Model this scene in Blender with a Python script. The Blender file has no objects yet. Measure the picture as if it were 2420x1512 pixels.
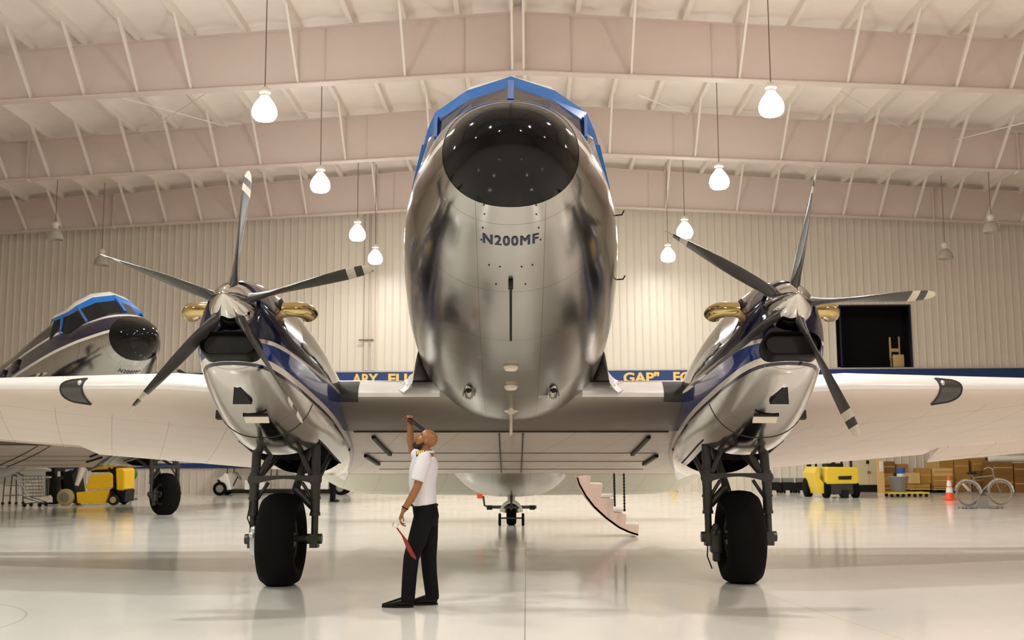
import bpy, math, random
from mathutils import Vector, Matrix, Euler
random.seed(7)
PI=math.pi; R=math.radians
sc=bpy.context.scene
COL=sc.collection

# ------------------------------------------------------------------ camera, world, exposure
PITCH=R(6.95); ROLL=R(0.3); FPX=2600.0; EYE=Vector((0,0,1.55))
cam=bpy.data.cameras.new('camera'); camo=bpy.data.objects.new('camera',cam); COL.objects.link(camo)
cam.sensor_width=36; cam.lens=36*FPX/2420; cam.clip_end=300
camo.location=EYE; camo.rotation_euler=(PI/2+PITCH,ROLL,0)
cam.dof.use_dof=True; cam.dof.focus_distance=11.5; cam.dof.aperture_fstop=3.2
sc.camera=camo
w=bpy.data.worlds.new('world'); sc.world=w; w.use_nodes=True
w.node_tree.nodes['Background'].inputs[0].default_value=(.5,.42,.36,1)
w.node_tree.nodes['Background'].inputs[1].default_value=.15
sc.view_settings.view_transform='Standard'; sc.view_settings.look='None'; sc.view_settings.gamma=1
sc.view_settings.use_curve_mapping=False
sc.view_settings.exposure=1.12
sc.cycles.use_denoising=True; sc.cycles.sample_clamp_indirect=6; sc.cycles.max_bounces=10
sc.cycles.diffuse_bounces=5; sc.cycles.glossy_bounces=5
LAMP=150.0                                            # radiance of a lit lamp shade

# ------------------------------------------------------------------ helpers
CAMM=Euler((PI/2+PITCH,ROLL,0)).to_matrix()
def wp(px,py,Y):                                      # point at depth Y seen near a spot of the photo
    d=CAMM@Vector(((px-1210)/FPX,(756-py)/FPX,-1)); t=Y/d.y
    return EYE+d*t
def gp(px,py,z=0):                                    # point on the floor
    d=CAMM@Vector(((px-1210)/FPX,(756-py)/FPX,-1)); t=(z-EYE.z)/d.z
    return EYE+d*t
def lerp(tab,s,k):
    if s<=tab[0][0]: return tab[0][k]
    for a,b in zip(tab,tab[1:]):
        if s<=b[0]:
            t=(s-a[0])/(b[0]-a[0]); return a[k]+(b[k]-a[k])*t
    return tab[-1][k]
def cub(tab,s,k):                                     # smooth (catmull-rom) interpolation
    n=len(tab)
    if s<=tab[0][0]: return tab[0][k]
    if s>=tab[-1][0]: return tab[-1][k]
    i=0
    while tab[i+1][0]<s: i+=1
    p1,p2=tab[i],tab[i+1]; h=p2[0]-p1[0]; t=(s-p1[0])/h
    d=(p2[k]-p1[k])/h
    def sl(a,b,c):
        d1=(b[k]-a[k])/(b[0]-a[0]); d2=(c[k]-b[k])/(c[0]-b[0])
        return 0 if d1*d2<=0 else 2*d1*d2/(d1+d2)
    m1=sl(tab[i-1],p1,p2) if i>0 else d
    m2=sl(p1,p2,tab[i+2]) if i+2<n else d
    t2,t3=t*t,t*t*t
    return (2*t3-3*t2+1)*p1[k]+(t3-2*t2+t)*h*m1+(-2*t3+3*t2)*p2[k]+(t3-t2)*h*m2

class MB:
    def __init__(s): s.v=[]; s.f=[]
    def add(s,vs,fs):
        o=len(s.v); s.v+=[tuple(p) for p in vs]; s.f+=[tuple(i+o for i in f) for f in fs]; return s
    def box(s,c,d,rot=None,taper=1.0):
        x,y,z=d[0]/2,d[1]/2,d[2]/2; k=taper
        vs=[Vector(p) for p in ((-x,-y,-z),(x,-y,-z),(x,y,-z),(-x,y,-z),(-x*k,-y*k,z),(x*k,-y*k,z),(x*k,y*k,z),(-x*k,y*k,z))]
        if rot is not None:
            m=rot if isinstance(rot,Matrix) else Euler(rot).to_matrix(); vs=[m@p for p in vs]
        c=Vector(c); return s.add([p+c for p in vs],[(0,3,2,1),(4,5,6,7),(0,1,5,4),(1,2,6,5),(2,3,7,6),(3,0,4,7)])
    def rbox(s,c,d,r,rot=None,seg=3):                 # box with rounded vertical... all edges via superellipsoid shells
        m=None
        if rot is not None: m=rot if isinstance(rot,Matrix) else Euler(rot).to_matrix()
        x,y,z=d[0]/2-r,d[1]/2-r,d[2]/2-r; rings=[]; n=4*(seg+1)
        for j in range(2*(seg+1)):
            if j<=seg: a=-PI/2+PI/2*j/seg; zz=-z
            else: a=PI/2*(j-seg-1)/seg; zz=z
            ring=[]
            for q in range(4):
                for i in range(seg+1):
                    b=PI/2*q+PI/2*i/seg
                    sx=(1,-1,-1,1)[q]; sy=(1,1,-1,-1)[q]
                    ring.append(Vector((sx*x+r*math.cos(a)*math.cos(b),sy*y+r*math.cos(a)*math.sin(b),zz+r*math.sin(a))))
            rings.append(ring)
        if m is not None: rings=[[m@p for p in q] for q in rings]
        c=Vector(c); return s.loft([[p+c for p in q] for q in rings],cap=True)
    def loft(s,rings,cap=False,close=True,flip=False):
        o=len(s.v); n=len(rings[0]); fs=[]
        for r in rings: s.v+=[tuple(p) for p in r]
        for i in range(len(rings)-1):
            for j in range(n if close else n-1):
                k=(j+1)%n; f=(o+i*n+j,o+i*n+k,o+(i+1)*n+k,o+(i+1)*n+j)
                fs.append(f[::-1] if flip else f)
        if cap:
            fs.append(tuple(range(o+n-1,o-1,-1))); e=o+(len(rings)-1)*n; fs.append(tuple(range(e,e+n)))
        s.f+=fs; return s
    def tube(s,pts,rad,n=10,cap=True,up=None,flat=None):
        pts=[Vector(p) for p in pts]; m=len(pts)
        if not isinstance(rad,(list,tuple)): rad=[rad]*m
        rings=[]; u=None
        for i,p in enumerate(pts):
            t=(pts[min(i+1,m-1)]-pts[max(i-1,0)])
            if t.length<1e-9: t=Vector((0,0,1))
            t.normalize()
            if u is None:
                u=Vector(up) if up else (Vector((0,0,1)) if abs(t.z)<.9 else Vector((1,0,0)))
            u=(u-t*u.dot(t))
            if u.length<1e-6: u=t.orthogonal()
            u.normalize(); b=t.cross(u); r=rad[i]; ra,rb=(r if isinstance(r,(tuple,list)) else (r,r))
            rings.append([p+u*(ra*math.cos(2*PI*j/n))+b*(rb*math.sin(2*PI*j/n)) for j in range(n)])
        return s.loft(rings,cap=cap)
    def bar(s,a,b,w,d,up=(0,0,1)):
        a,b=Vector(a),Vector(b); t=(b-a); L=t.length; t.normalize(); u=Vector(up); u=u-t*u.dot(t)
        if u.length<1e-5: u=t.orthogonal()
        u.normalize(); r=t.cross(u)
        m=Matrix((r,u,t)).transposed(); return s.box((a+b)/2,(w,d,L),m)
    def lathe(s,prof,c=(0,0,0),axis='z',n=24,rot=None):
        c=Vector(c); rings=[]
        for r,z in prof:
            ring=[]
            for j in range(n):
                a=2*PI*j/n; p=Vector((r*math.cos(a),r*math.sin(a),z))
                if axis=='x': p=Vector((p.z,p.x,p.y))
                elif axis=='y': p=Vector((p.y,p.z,p.x))
                if rot is not None: p=rot@p
                ring.append(p+c)
            rings.append(ring)
        return s.loft(rings,cap=True)
    def ball(s,c,r,n=14,m=10,rot=None):
        if not isinstance(r,(tuple,list)): r=(r,r,r)
        c=Vector(c); rings=[]
        for i in range(m+1):
            a=-PI/2+PI*i/m; ca=max(math.cos(a),.02)
            ring=[Vector((r[0]*ca*math.cos(2*PI*j/n),r[1]*ca*math.sin(2*PI*j/n),r[2]*math.sin(a))) for j in range(n)]
            if rot is not None: ring=[rot@p for p in ring]
            rings.append([p+c for p in ring])
        return s.loft(rings,cap=True)
    def torus(s,c,Rr,r,axis='x',n=32,m=10,a0=0,a1=2*PI,rot=None):
        c=Vector(c); full=abs(a1-a0-2*PI)<1e-6; pts=[]
        k=n if full else n+1
        rings=[]
        for i in range(k):
            a=a0+(a1-a0)*i/n; ring=[]
            for j in range(m):
                b=2*PI*j/m; q=Rr+r*math.cos(b); p=Vector((r*math.sin(b),q*math.cos(a),q*math.sin(a)))
                if axis=='z': p=Vector((p.y,p.z,p.x))
                elif axis=='y': p=Vector((p.y,p.x,p.z))
                if rot is not None: p=rot@p
                ring.append(p+c)
            rings.append(ring)
        if full: rings.append(rings[0])
        return s.loft(rings,cap=not full)
    def prism(s,poly,a,b,fn):                         # extrude a 2-D outline between depths a and b; fn(u,v,d)->point
        n=len(poly); vs=[fn(u,v,a) for u,v in poly]+[fn(u,v,b) for u,v in poly]
        fs=[tuple(range(n)),tuple(range(2*n-1,n-1,-1))]+[(i,(i+1)%n+0,(i+1)%n+n,i+n)[::-1] for i in range(n)]
        return s.add(vs,fs)
    def mesh(s,name,mats,smooth=40):
        me=bpy.data.meshes.new(name); me.from_pydata(s.v,[],s.f)
        for m in (mats if isinstance(mats,(list,tuple)) else [mats]): me.materials.append(m)
        import bmesh
        bm=bmesh.new(); bm.from_mesh(me); bmesh.ops.remove_doubles(bm,verts=bm.verts,dist=1e-5)
        bmesh.ops.recalc_face_normals(bm,faces=bm.faces); bm.to_mesh(me); bm.free()
        if smooth:
            me.polygons.foreach_set('use_smooth',[True]*len(me.polygons)); me.set_sharp_from_angle(angle=R(smooth))
        me.update(); return me
    def obj(s,name,mats,parent=None,loc=(0,0,0),rot=(0,0,0),smooth=40,label=None,bevel=0):
        o=bpy.data.objects.new(name,s.mesh(name,mats,smooth)); COL.objects.link(o)
        o.parent=parent; o.location=loc; o.rotation_euler=rot
        if label: o['label']=label
        if bevel:
            b=o.modifiers.new('bevel','BEVEL'); b.width=bevel; b.segments=2; b.limit_method='ANGLE'; b.angle_limit=R(50)
        return o
def tag(o,label,cat,group=None,kind=None):
    o['label']=label; o['category']=cat
    if group: o['group']=group
    if kind: o['kind']=kind
    return o
def thing(name,label,cat,loc=(0,0,0),rz=0,group=None):
    o=bpy.data.objects.new(name,None); COL.objects.link(o); o.empty_display_size=.2
    o.location=loc; o.rotation_euler=(0,0,rz); return tag(o,label,cat,group)
def copy_tree(o,parent=None):
    c=o.copy(); COL.objects.link(c); c.parent=parent
    for ch in list(o.children): copy_tree(ch,c)
    return c
def dup(o,label,loc,rz=None,group=None):
    c=copy_tree(o); c.location=loc; c['label']=label
    if rz is not None: c.rotation_euler=(0,0,rz)
    if group: c['group']=group
    return c

# ------------------------------------------------------------------ materials
def srgb(r,g,b):
    f=lambda c:(c/255/12.92) if c/255<=.04045 else ((c/255+.055)/1.055)**2.4
    return (f(r),f(g),f(b),1)
def mat(name,col,rough=.5,metal=0,var=.06,scale=6,bump=0,bscale=40,coat=0,spec=.5,stretch=(1,1,1)):
    m=bpy.data.materials.new(name); m.use_nodes=True; nt=m.node_tree; N=nt.nodes; L=nt.links
    p=N['Principled BSDF']; p.inputs['Metallic'].default_value=metal; p.inputs['Roughness'].default_value=rough
    p.inputs['Specular IOR Level'].default_value=spec
    if coat: p.inputs['Coat Weight'].default_value=coat; p.inputs['Coat Roughness'].default_value=.05
    tc=N.new('ShaderNodeTexCoord'); mp=N.new('ShaderNodeMapping'); mp.inputs['Scale'].default_value=stretch
    L.new(tc.outputs['Object'],mp.inputs[0])
    nz=N.new('ShaderNodeTexNoise'); nz.inputs['Scale'].default_value=scale; nz.inputs['Detail'].default_value=4
    L.new(mp.outputs[0],nz.inputs['Vector'])
    mx=N.new('ShaderNodeMix'); mx.data_type='RGBA'
    mx.inputs['A'].default_value=tuple(max(0,c*(1-var)) for c in col[:3])+(1,)
    mx.inputs['B'].default_value=tuple(min(1,c*(1+var)) for c in col[:3])+(1,)
    L.new(nz.outputs['Fac'],mx.inputs['Factor']); L.new(mx.outputs['Result'],p.inputs['Base Color'])
    if bump:
        n2=N.new('ShaderNodeTexNoise'); n2.inputs['Scale'].default_value=bscale; n2.inputs['Detail'].default_value=3
        L.new(mp.outputs[0],n2.inputs['Vector']); bp=N.new('ShaderNodeBump'); bp.inputs['Strength'].default_value=bump
        bp.inputs['Distance'].default_value=.02; L.new(n2.outputs['Fac'],bp.inputs['Height']); L.new(bp.outputs[0],p.inputs['Normal'])
    return m
def emit(name,col,strength):
    m=bpy.data.materials.new(name); m.use_nodes=True; nt=m.node_tree; N=nt.nodes
    N.remove(N['Principled BSDF']); e=N.new('ShaderNodeEmission'); e.inputs[0].default_value=col; e.inputs[1].default_value=strength
    nt.links.new(e.outputs[0],N['Material Output'].inputs[0]); return m
class NB:                                             # tiny node-math helper
    def __init__(s,m): s.nt=m.node_tree; s.N=s.nt.nodes; s.L=s.nt.links
    def op(s,o,a,b=None,c=None):
        n=s.N.new('ShaderNodeMath'); n.operation=o
        for i,v in enumerate((a,b,c)):
            if v is None: continue
            if isinstance(v,(int,float)): n.inputs[i].default_value=v
            else: s.L.new(v,n.inputs[i])
        return n.outputs[0]
    def band(s,x,a,b):                                # 1 where a<x<b
        return s.op('MULTIPLY',s.op('GREATER_THAN',x,a),s.op('LESS_THAN',x,b))
    def xyz(s):
        t=s.N.new('ShaderNodeTexCoord'); q=s.N.new('ShaderNodeSeparateXYZ'); s.L.new(t.outputs['Object'],q.inputs[0]); return q.outputs
    def rgb(s,f,a,b):
        n=s.N.new('ShaderNodeMix'); n.data_type='RGBA'
        for k,v in (('Factor',f),('A',a),('B',b)):
            if isinstance(v,(int,float,tuple)): n.inputs[k].default_value=v
            else: s.L.new(v,n.inputs[k])
        return n.outputs['Result']
    def val(s,f,a,b): return s.op('ADD',s.op('MULTIPLY',s.op('SUBTRACT',b,a),f),a)
    def noise(s,scale,detail=3,stretch=None):
        t=s.N.new('ShaderNodeTexCoord'); n=s.N.new('ShaderNodeTexNoise'); n.inputs['Scale'].default_value=scale; n.inputs['Detail'].default_value=detail
        if stretch:
            m=s.N.new('ShaderNodeMapping'); m.inputs['Scale'].default_value=stretch; s.L.new(t.outputs['Object'],m.inputs[0]); s.L.new(m.outputs[0],n.inputs['Vector'])
        else: s.L.new(t.outputs['Object'],n.inputs['Vector'])
        return n.outputs['Fac']
    def seams(s,u,v,du,dv,w):                         # panel seams: lines every du along u and dv along v
        fu=s.op('ABSOLUTE',s.op('SUBTRACT',s.op('FRACT',s.op('DIVIDE',u,du)),.5)); fv=s.op('ABSOLUTE',s.op('SUBTRACT',s.op('FRACT',s.op('DIVIDE',v,dv)),.5))
        return s.op('MAXIMUM',s.op('LESS_THAN',fu,w/du),s.op('LESS_THAN',fv,w/dv))

NAVY=srgb(17,20,46); BLUE=srgb(14,48,116); PINW=srgb(222,214,206); ALU=(.80,.77,.74,1)
def livery(name,kind):
    m=bpy.data.materials.new(name); m.use_nodes=True; b=NB(m); p=b.N['Principled BSDF']
    x,s,h=b.xyz()
    if kind=='fuselage':
        navy=b.op('MAXIMUM',b.band(h,3.50,3.88),b.band(h,3.95,4.52)); white=b.op('MAXIMUM',b.op('MAXIMUM',b.band(h,3.43,3.50),b.band(h,3.88,3.95)),b.op('GREATER_THAN',h,4.52))
    else:
        up=b.op('ADD',b.op('MULTIPLY',s,.068),2.324)
        up2=b.op('ADD',up,.04); patch=b.op('LESS_THAN',b.op('ADD',b.op('POWER',b.op('DIVIDE',b.op('ADD',s,2.25),.36),2),b.op('POWER',b.op('DIVIDE',b.op('SUBTRACT',h,2.6),.25),2)),1.0)
        white=b.op('MULTIPLY',b.op('MAXIMUM',b.band(h,1.93,1.985),b.band(h,up,up2)),b.op('GREATER_THAN',s,-2.88))
        navy=b.op('MAXIMUM',b.op('MAXIMUM',b.band(h,1.985,up),b.op('GREATER_THAN',h,up2)),b.band(h,1.90,1.93))
        keep=b.op('SUBTRACT',1.0,patch); navy=b.op('MULTIPLY',navy,keep); white=b.op('MULTIPLY',white,keep)
    paint=b.op('MAXIMUM',navy,white)
    stripe=b.band(h,3.50,3.88) if kind=='fuselage' else b.band(h,1.985,up)
    seam=b.seams(x,s,.62,.83,.0035) if kind=='fuselage' else b.seams(h,s,5.0,1.15,.003)
    alu=b.rgb(b.noise(2.5,2),((.37,.36,.34,1) if kind=='fuselage' else (.52,.50,.475,1)),((.46,.445,.42,1) if kind=='fuselage' else (.62,.60,.57,1))); alu=b.rgb(b.op('MULTIPLY',seam,.6),alu,(.18,.155,.135,1))
    col=b.rgb(white,b.rgb(navy,alu,b.rgb(stripe,NAVY,BLUE) if kind!='fuselage' else NAVY),PINW)
    b.L.new(col,p.inputs['Base Color']); b.L.new(b.op('SUBTRACT',1.0,paint),p.inputs['Metallic'])
    b.L.new(b.val(paint,b.op('ADD',b.op('MULTIPLY',b.noise(1.7,2),.16),b.op('ADD',.06,b.op('MULTIPLY',b.op('MINIMUM',b.op('MAXIMUM',b.op('MULTIPLY',b.op('SUBTRACT',3.1 if kind=='fuselage' else 1.4,h),1.6),0.0),1.0),.09))),.07),p.inputs['Roughness'])
    p.inputs['Coat Roughness'].default_value=.03; b.L.new(b.op('MULTIPLY',paint,.6),p.inputs['Coat Weight'])
    bp=b.N.new('ShaderNodeBump'); bp.inputs['Strength'].default_value=.10; bp.inputs['Distance'].default_value=.05
    b.L.new(b.noise(2.2,2),bp.inputs['Height']); b.L.new(bp.outputs[0],p.inputs['Normal'])
    return m
def wingskin(name,col,seamcol,rough=.42,metal=.25,front_shade=None):
    m=bpy.data.materials.new(name); m.use_nodes=True; b=NB(m); p=b.N['Principled BSDF']; x,s,h=b.xyz()
    sk=b.op('ADD',x,b.op('MULTIPLY',s,.35))
    seam=b.op('MULTIPLY',b.seams(s,sk,.62,.78,.0035),b.op('GREATER_THAN',s,.75)); 
    c=b.rgb(b.noise(1.3,4,(1,3,1)),tuple(k*.93 for k in col[:3])+(1,),col); c=b.rgb(b.op('MULTIPLY',seam,.7),c,seamcol)
    if front_shade:  # shade under the centre wing's front painted in as a darker metallic colour
        front=b.op('MULTIPLY',b.op('LESS_THAN',s,.80),b.op('LESS_THAN',b.op('ABSOLUTE',x),2.8)); c=b.rgb(front,c,b.rgb(b.noise(2,3,(1,4,1)),front_shade,tuple(k*1.15 for k in front_shade[:3])+(1,)))
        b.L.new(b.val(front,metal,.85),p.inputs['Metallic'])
    b.L.new(c,p.inputs['Base Color']); p.inputs['Roughness'].default_value=rough
    if not front_shade: p.inputs['Metallic'].default_value=metal
    return m
M={}
M['fus']=livery('polished_fuselage_skin','fuselage'); M['nac']=livery('nacelle_skin','nacelle')
M['wing']=wingskin('wing_skin',srgb(222,208,196),srgb(120,95,80)); M['cwing']=wingskin('centre_wing_skin',srgb(222,208,196),srgb(120,95,80),front_shade=(.30,.27,.235,1))
M['le']=mat('lamplit_leading_edge',srgb(228,224,220),.34,.3,.03)  # whiter than the wing skin, lamp light on the rounded edge put into the colour
M['fillet']=mat('silver_fillet_paint',srgb(218,214,210),.3,.05,.03,coat=.3)
M['tail']=wingskin('tail_skin',srgb(205,203,188),srgb(120,110,100),.5,.1)
M['radome']=mat('gloss_black_radome',(.005,.0045,.0045,1),.06,0,.2,3,spec=.22)
M['blue']=mat('bright_blue_paint',srgb(0,96,172),.18,0,.05,coat=.5)
M['white']=mat('white_paint',srgb(228,224,216),.3,0,.03,coat=.3)
M['glass']=mat('dark_cockpit_glass',(.006,.007,.009,1),.05,0,.1,spec=.3)
M['chrome']=mat('chrome',(.60,.57,.54,1),.05,1,.02,2)
M['gold']=mat('golden_exhaust_metal',(.56,.43,.20,1),.10,1,.12,5)
M['black']=mat('matt_black',(.006,.006,.006,1),.5,0,.2,spec=.25)
M['lip']=mat('black_intake_lip',(.004,.0038,.0035,1),.35,0,.2,spec=.12)
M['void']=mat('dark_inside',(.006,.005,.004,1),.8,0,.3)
M['steel']=mat('dark_gear_steel',(.05,.05,.047,1),.38,.4,.2,14)
M['silver']=mat('silver_gear_metal',(.62,.64,.64,1),.3,.8,.1,20)
M['tyre']=mat('tyre_rubber',(.004,.0038,.0036,1),.75,0,.25,30,bump=.1,spec=.10)
M['cord0']=mat('brown_seam',srgb(120,92,74),.6)
M['seal']=mat('dark_seal',(.03,.026,.024,1),.6,0,.2)
M['lens']=mat('smoked_lens',(.035,.034,.03,1),.06,0,.2,spec=.8)
M['boot']=mat('black_rubber_boot',(.035,.032,.03,1),.45,0,.15)
M['pale']=mat('pale_antenna_white',srgb(226,214,196),.4,0,.03)
# propeller blade: dark grey with a white, grey, white tip
def blade_mat():
    m=bpy.data.materials.new('propeller_blade_paint'); m.use_nodes=True; b=NB(m); p=b.N['Principled BSDF']; x,s,h=b.xyz()
    tip=b.op('MAXIMUM',b.band(x,1.20,1.285),b.op('GREATER_THAN',x,1.365))
    c=b.rgb(b.noise(8,3),(.034,.031,.028,1),(.06,.056,.05,1)); b.L.new(b.rgb(tip,c,srgb(205,198,180)),p.inputs['Base Color'])
    p.inputs['Roughness'].default_value=.33; p.inputs['Metallic'].default_value=.35; return m
M['blade']=blade_mat()
M['steelwhite']=mat('white_painted_steel',srgb(226,216,206),.5,0,.03,2)
M['web']=mat('beam_web_paint',srgb(210,194,185),.6,0,.03,3,bump=.04,bscale=25)
M['roofskin']=mat('roof_insulation',srgb(234,224,216),.75,0,.06,1.5,bump=.25,bscale=3)
M['wall']=mat('ribbed_wall_sheet',srgb(222,212,197),.38,0,.03,1.2)
M['navywall']=mat('navy_sign_board',srgb(22,54,112),.5,0,.08)
M['letter']=mat('yellow_letters',srgb(240,200,112),.5,0,.05)
M['cord']=mat('lamp_cord',srgb(120,96,80),.6)
M['cap']=mat('lamp_cap_white',srgb(232,226,214),.5)
M['frostoff']=mat('unlit_prismatic_glass',srgb(190,184,170),.25,0,.05)
def floor_mat():
    m=bpy.data.materials.new('polished_floor_coating'); m.use_nodes=True; b=NB(m); p=b.N['Principled BSDF']; x,y,z=b.xyz()
    c=b.rgb(b.noise(.35,4),srgb(224,221,212),srgb(233,231,223)); c=b.rgb(b.op('MULTIPLY',b.noise(3,6,(1,.5,1)),.25),c,srgb(196,184,168))
    line=b.op('LESS_THAN',b.op('ABSOLUTE',b.op('SUBTRACT',x,.14)),.006)
    c=b.rgb(b.op('MULTIPLY',line,.55),c,srgb(120,84,58))
    dl=b.op('LESS_THAN',b.op('ABSOLUTE',b.op('SUBTRACT',x,b.op('ADD',b.op('MULTIPLY',y,-.171),4.92))),.005)
    c=b.rgb(b.op('MULTIPLY',b.op('MULTIPLY',dl,b.op('LESS_THAN',y,12.5)),.3),c,srgb(130,110,96))
    # faint round tyre scuffs
    rr=b.op('SQRT',b.op('ADD',b.op('POWER',b.op('ADD',x,6.4),2),b.op('POWER',b.op('SUBTRACT',y,10.4),2)))
    ring=b.op('LESS_THAN',b.op('ABSOLUTE',b.op('SUBTRACT',rr,1.75)),.012); c=b.rgb(b.op('MULTIPLY',ring,.25),c,srgb(120,110,100))
    b.L.new(c,p.inputs['Base Color'])
    b.L.new(b.op('ADD',b.op('MULTIPLY',b.noise(.8,3),.10),.07),p.inputs['Roughness']); p.inputs['Specular IOR Level'].default_value=.55
    return m
M['floor']=floor_mat()

# ------------------------------------------------------------------ the hangar (own axes: turned a little against the camera)
HYAW=-.0136; HLOC=Vector((-.17,0,0)); HR=Matrix.Rotation(HYAW,3,'Z')
def H(x,y,z): return HLOC+HR@Vector((x,y,z))
def hang(o,kind='structure'):
    o.location=HLOC; o.rotation_euler=(0,0,HYAW)
    if kind: o['kind']=kind
    return o
YB,YF,XS=45.3,-18.0,27.0
FR=[-2.6,5.05,12.7,20.35,28.0,35.65,43.3]
zbot=lambda x: 11.55-.05*abs(x)
depth=lambda x: max(1.6-.02*abs(x),1.25)
ztop=lambda x: 13.15-.07*abs(x)
floor=hang(MB().add([(-XS,YF,0),(XS,YF,0),(XS,YB+.2,0),(-XS,YB+.2,0),(-XS,YF,-.2),(XS,YF,-.2),(XS,YB+.2,-.2),(-XS,YB+.2,-.2)],[(0,1,2,3),(7,6,5,4),(0,4,5,1),(1,5,6,2),(2,6,7,3),(3,7,4,0)]).obj('floor',M['floor'],smooth=0))
mb=MB()                                               # roof deck with gently sagging insulation between purlins
PX=[.15+1.41*k for k in range(20)]
xs=[]
for i in range(len(PX)-1): xs+=[PX[i],PX[i]+.47,PX[i]+.94]
xs=[-x for x in reversed(xs)]+xs
ys=[YF+(YB-YF)*i/40 for i in range(41)]
zr=lambda x,i: ztop(x)+.30-(.05 if (i%3)!=0 else 0)
top=[[(x,y,zr(x,min(i,len(xs)-1-i)) ) for i,x in enumerate(xs)] for y in ys]
mb.loft(top,close=False)
mb.loft([[(x,y,ztop(x)+.55) for x in xs] for y in (YF,YB)],close=False)
hang(mb.obj('ceiling',M['roofskin'],smooth=60))
# back wall with ribs and an opening
OX0,OX1,OZ0,OZ1=13.15,15.98,5.02,7.54
mb=MB(); x=-XS; prof=[]
while x<XS:
    prof+=[(x,0),(x+.235,0),(x+.255,-.035),(x+.285,-.035)]; x+=.305
prof=[(min(max(a,-XS),XS),b) for a,b in prof]+[(XS,0)]
for (a,da),(c,dc) in zip(prof,prof[1:]):
    zt=max(ztop(a),ztop(c))+.2
    spans=[(0,zt)] if (c<=OX0 or a>=OX1) else [(0,OZ0),(OZ1,zt)]
    for z0,z1 in spans: mb.add([(a,YB+da,z0),(c,YB+dc,z0),(c,YB+dc,z1),(a,YB+da,z1)],[(0,1,2,3)])
hang(mb.obj('wall_back',M['wall'],smooth=0))
def sidewall(name,a,b):
    n=90; mb=MB(); A,B=Vector(a),Vector(b); d=(B-A); nrm=Vector((-d.y,d.x,0)).normalized()
    pts=[]
    for i in range(n*2+1):
        p=A+d*(i/(n*2)); pts.append(p+nrm*(.03 if i%4 in (1,2) else 0))
    mb.loft([[(p.x,p.y,0) for p in pts],[(p.x,p.y,13.3) for p in pts]],close=False)
    return hang(mb.obj(name,M['wall'],smooth=0))
sidewall('wall_left',(-XS,YF,0),(-XS,YB,0)); sidewall('wall_right',(XS,YB,0),(XS,YF,0)); sidewall('wall_front',(-XS,YF,0),(XS,YF,0))
# window opening with dark store room behind
mb=MB(); t=.06
for a,b,c,d in ((OX0-t,OX1+t,OZ0-t,OZ0),(OX0-t,OX1+t,OZ1,OZ1+t),(OX0-t,OX0,OZ0,OZ1),(OX1,OX1+t,OZ0,OZ1)):
    mb.box(((a+b)/2,YB+.05,(c+d)/2),(b-a,.22,d-c))
win=hang(mb.obj('window_1',mat('navy_window_frame',NAVY,.4),smooth=0))
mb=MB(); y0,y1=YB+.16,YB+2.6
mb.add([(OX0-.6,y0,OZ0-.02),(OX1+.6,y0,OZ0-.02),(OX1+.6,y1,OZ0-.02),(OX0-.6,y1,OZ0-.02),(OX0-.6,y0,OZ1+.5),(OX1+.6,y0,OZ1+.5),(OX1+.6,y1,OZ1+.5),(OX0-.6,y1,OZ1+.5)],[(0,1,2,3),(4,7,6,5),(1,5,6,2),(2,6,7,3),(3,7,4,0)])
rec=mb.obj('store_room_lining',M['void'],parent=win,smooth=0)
M['tan']=mat('tan_painted_wood',srgb(205,172,120),.5)
ch=thing('chair','tan wooden chair in the right corner of the dark wall opening','chair',H(15.58,YB+.55,OZ0-.02),HYAW)
MB().box((0,0,.45),(.44,.44,.05)).obj('seat',M['tan'],ch,bevel=.01)
MB().rbox((0,-.2,.28),(.46,.06,.56),.025).obj('front_panel',M['tan'],ch)
mb=MB().box((-.19,.2,.85),(.07,.05,.95)).box((.19,.2,.85),(.05,.05,1.0)).box((0,.2,.78),(.42,.04,.14)); mb.obj('backrest',M['tan'],ch,bevel=.008)
for sx in (-.18,.18): MB().box((sx,.19,.21),(.05,.05,.42)).obj('leg',M['tan'],ch)
# sign board along the wall
sg=thing('sign_board','long navy blue sign board with yellow lettering across the back wall','sign',H(0,YB,4.34),HYAW)
mb=MB().box((0,-.10,.28),(2*XS-.5,.08,.60)); mb.obj('board',M['navywall'],sg,smooth=0)
MB().box((0,-.11,.62),(2*XS-.5,.12,.05)).obj('ledge',mat('pale_ledge',srgb(186,186,184),.4),sg,smooth=0)
def textmesh(body,size,bold=.0,ext=.0,space=1.0):
    cu=bpy.data.curves.new('t','FONT'); cu.body=body; cu.size=size; cu.offset=bold; cu.extrude=ext; cu.align_x='CENTER'; cu.align_y='CENTER'; cu.space_character=space
    cu.resolution_u=4
    o=bpy.data.objects.new('t',cu); COL.objects.link(o); bpy.context.view_layer.update()
    dg=bpy.context.evaluated_depsgraph_get(); me=bpy.data.meshes.new_from_object(o.evaluated_get(dg)); bpy.data.objects.remove(o); return me
def sign_word(body,px0,px1):
    a=(wp(px0,893,YB)-HLOC); b=(wp(px1,893,YB)-HLOC); me=textmesh(body,.56,.018,.02); me.materials.append(M['letter'])
    xsv=[v.co.x for v in me.vertices]; k=(b.x-a.x)/(max(xsv)-min(xsv)); x0=min(xsv)
    zs=[v.co.y for v in me.vertices]; kz=.44/(max(zs)-min(zs))
    for v in me.vertices: v.co=Vector(((v.co.x-x0)*k,-v.co.z*1.0,(v.co.y-min(zs))*kz))
    o=bpy.data.objects.new('lettering',me); COL.objects.link(o); o.parent=sg; o.location=(a.x,-.155,.085)
    o['label']='yellow word %s'%body.replace('"','').lower()
sign_word('ARY',797,859); sign_word('FLIGH',883,985); sign_word('GAP"',1437,1521); sign_word('FOR',1554,1622)
hang(MB().box((-17,YB-.06,1.15),(20,.05,.2)).obj('trim_1',M['navywall'],smooth=0))
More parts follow.
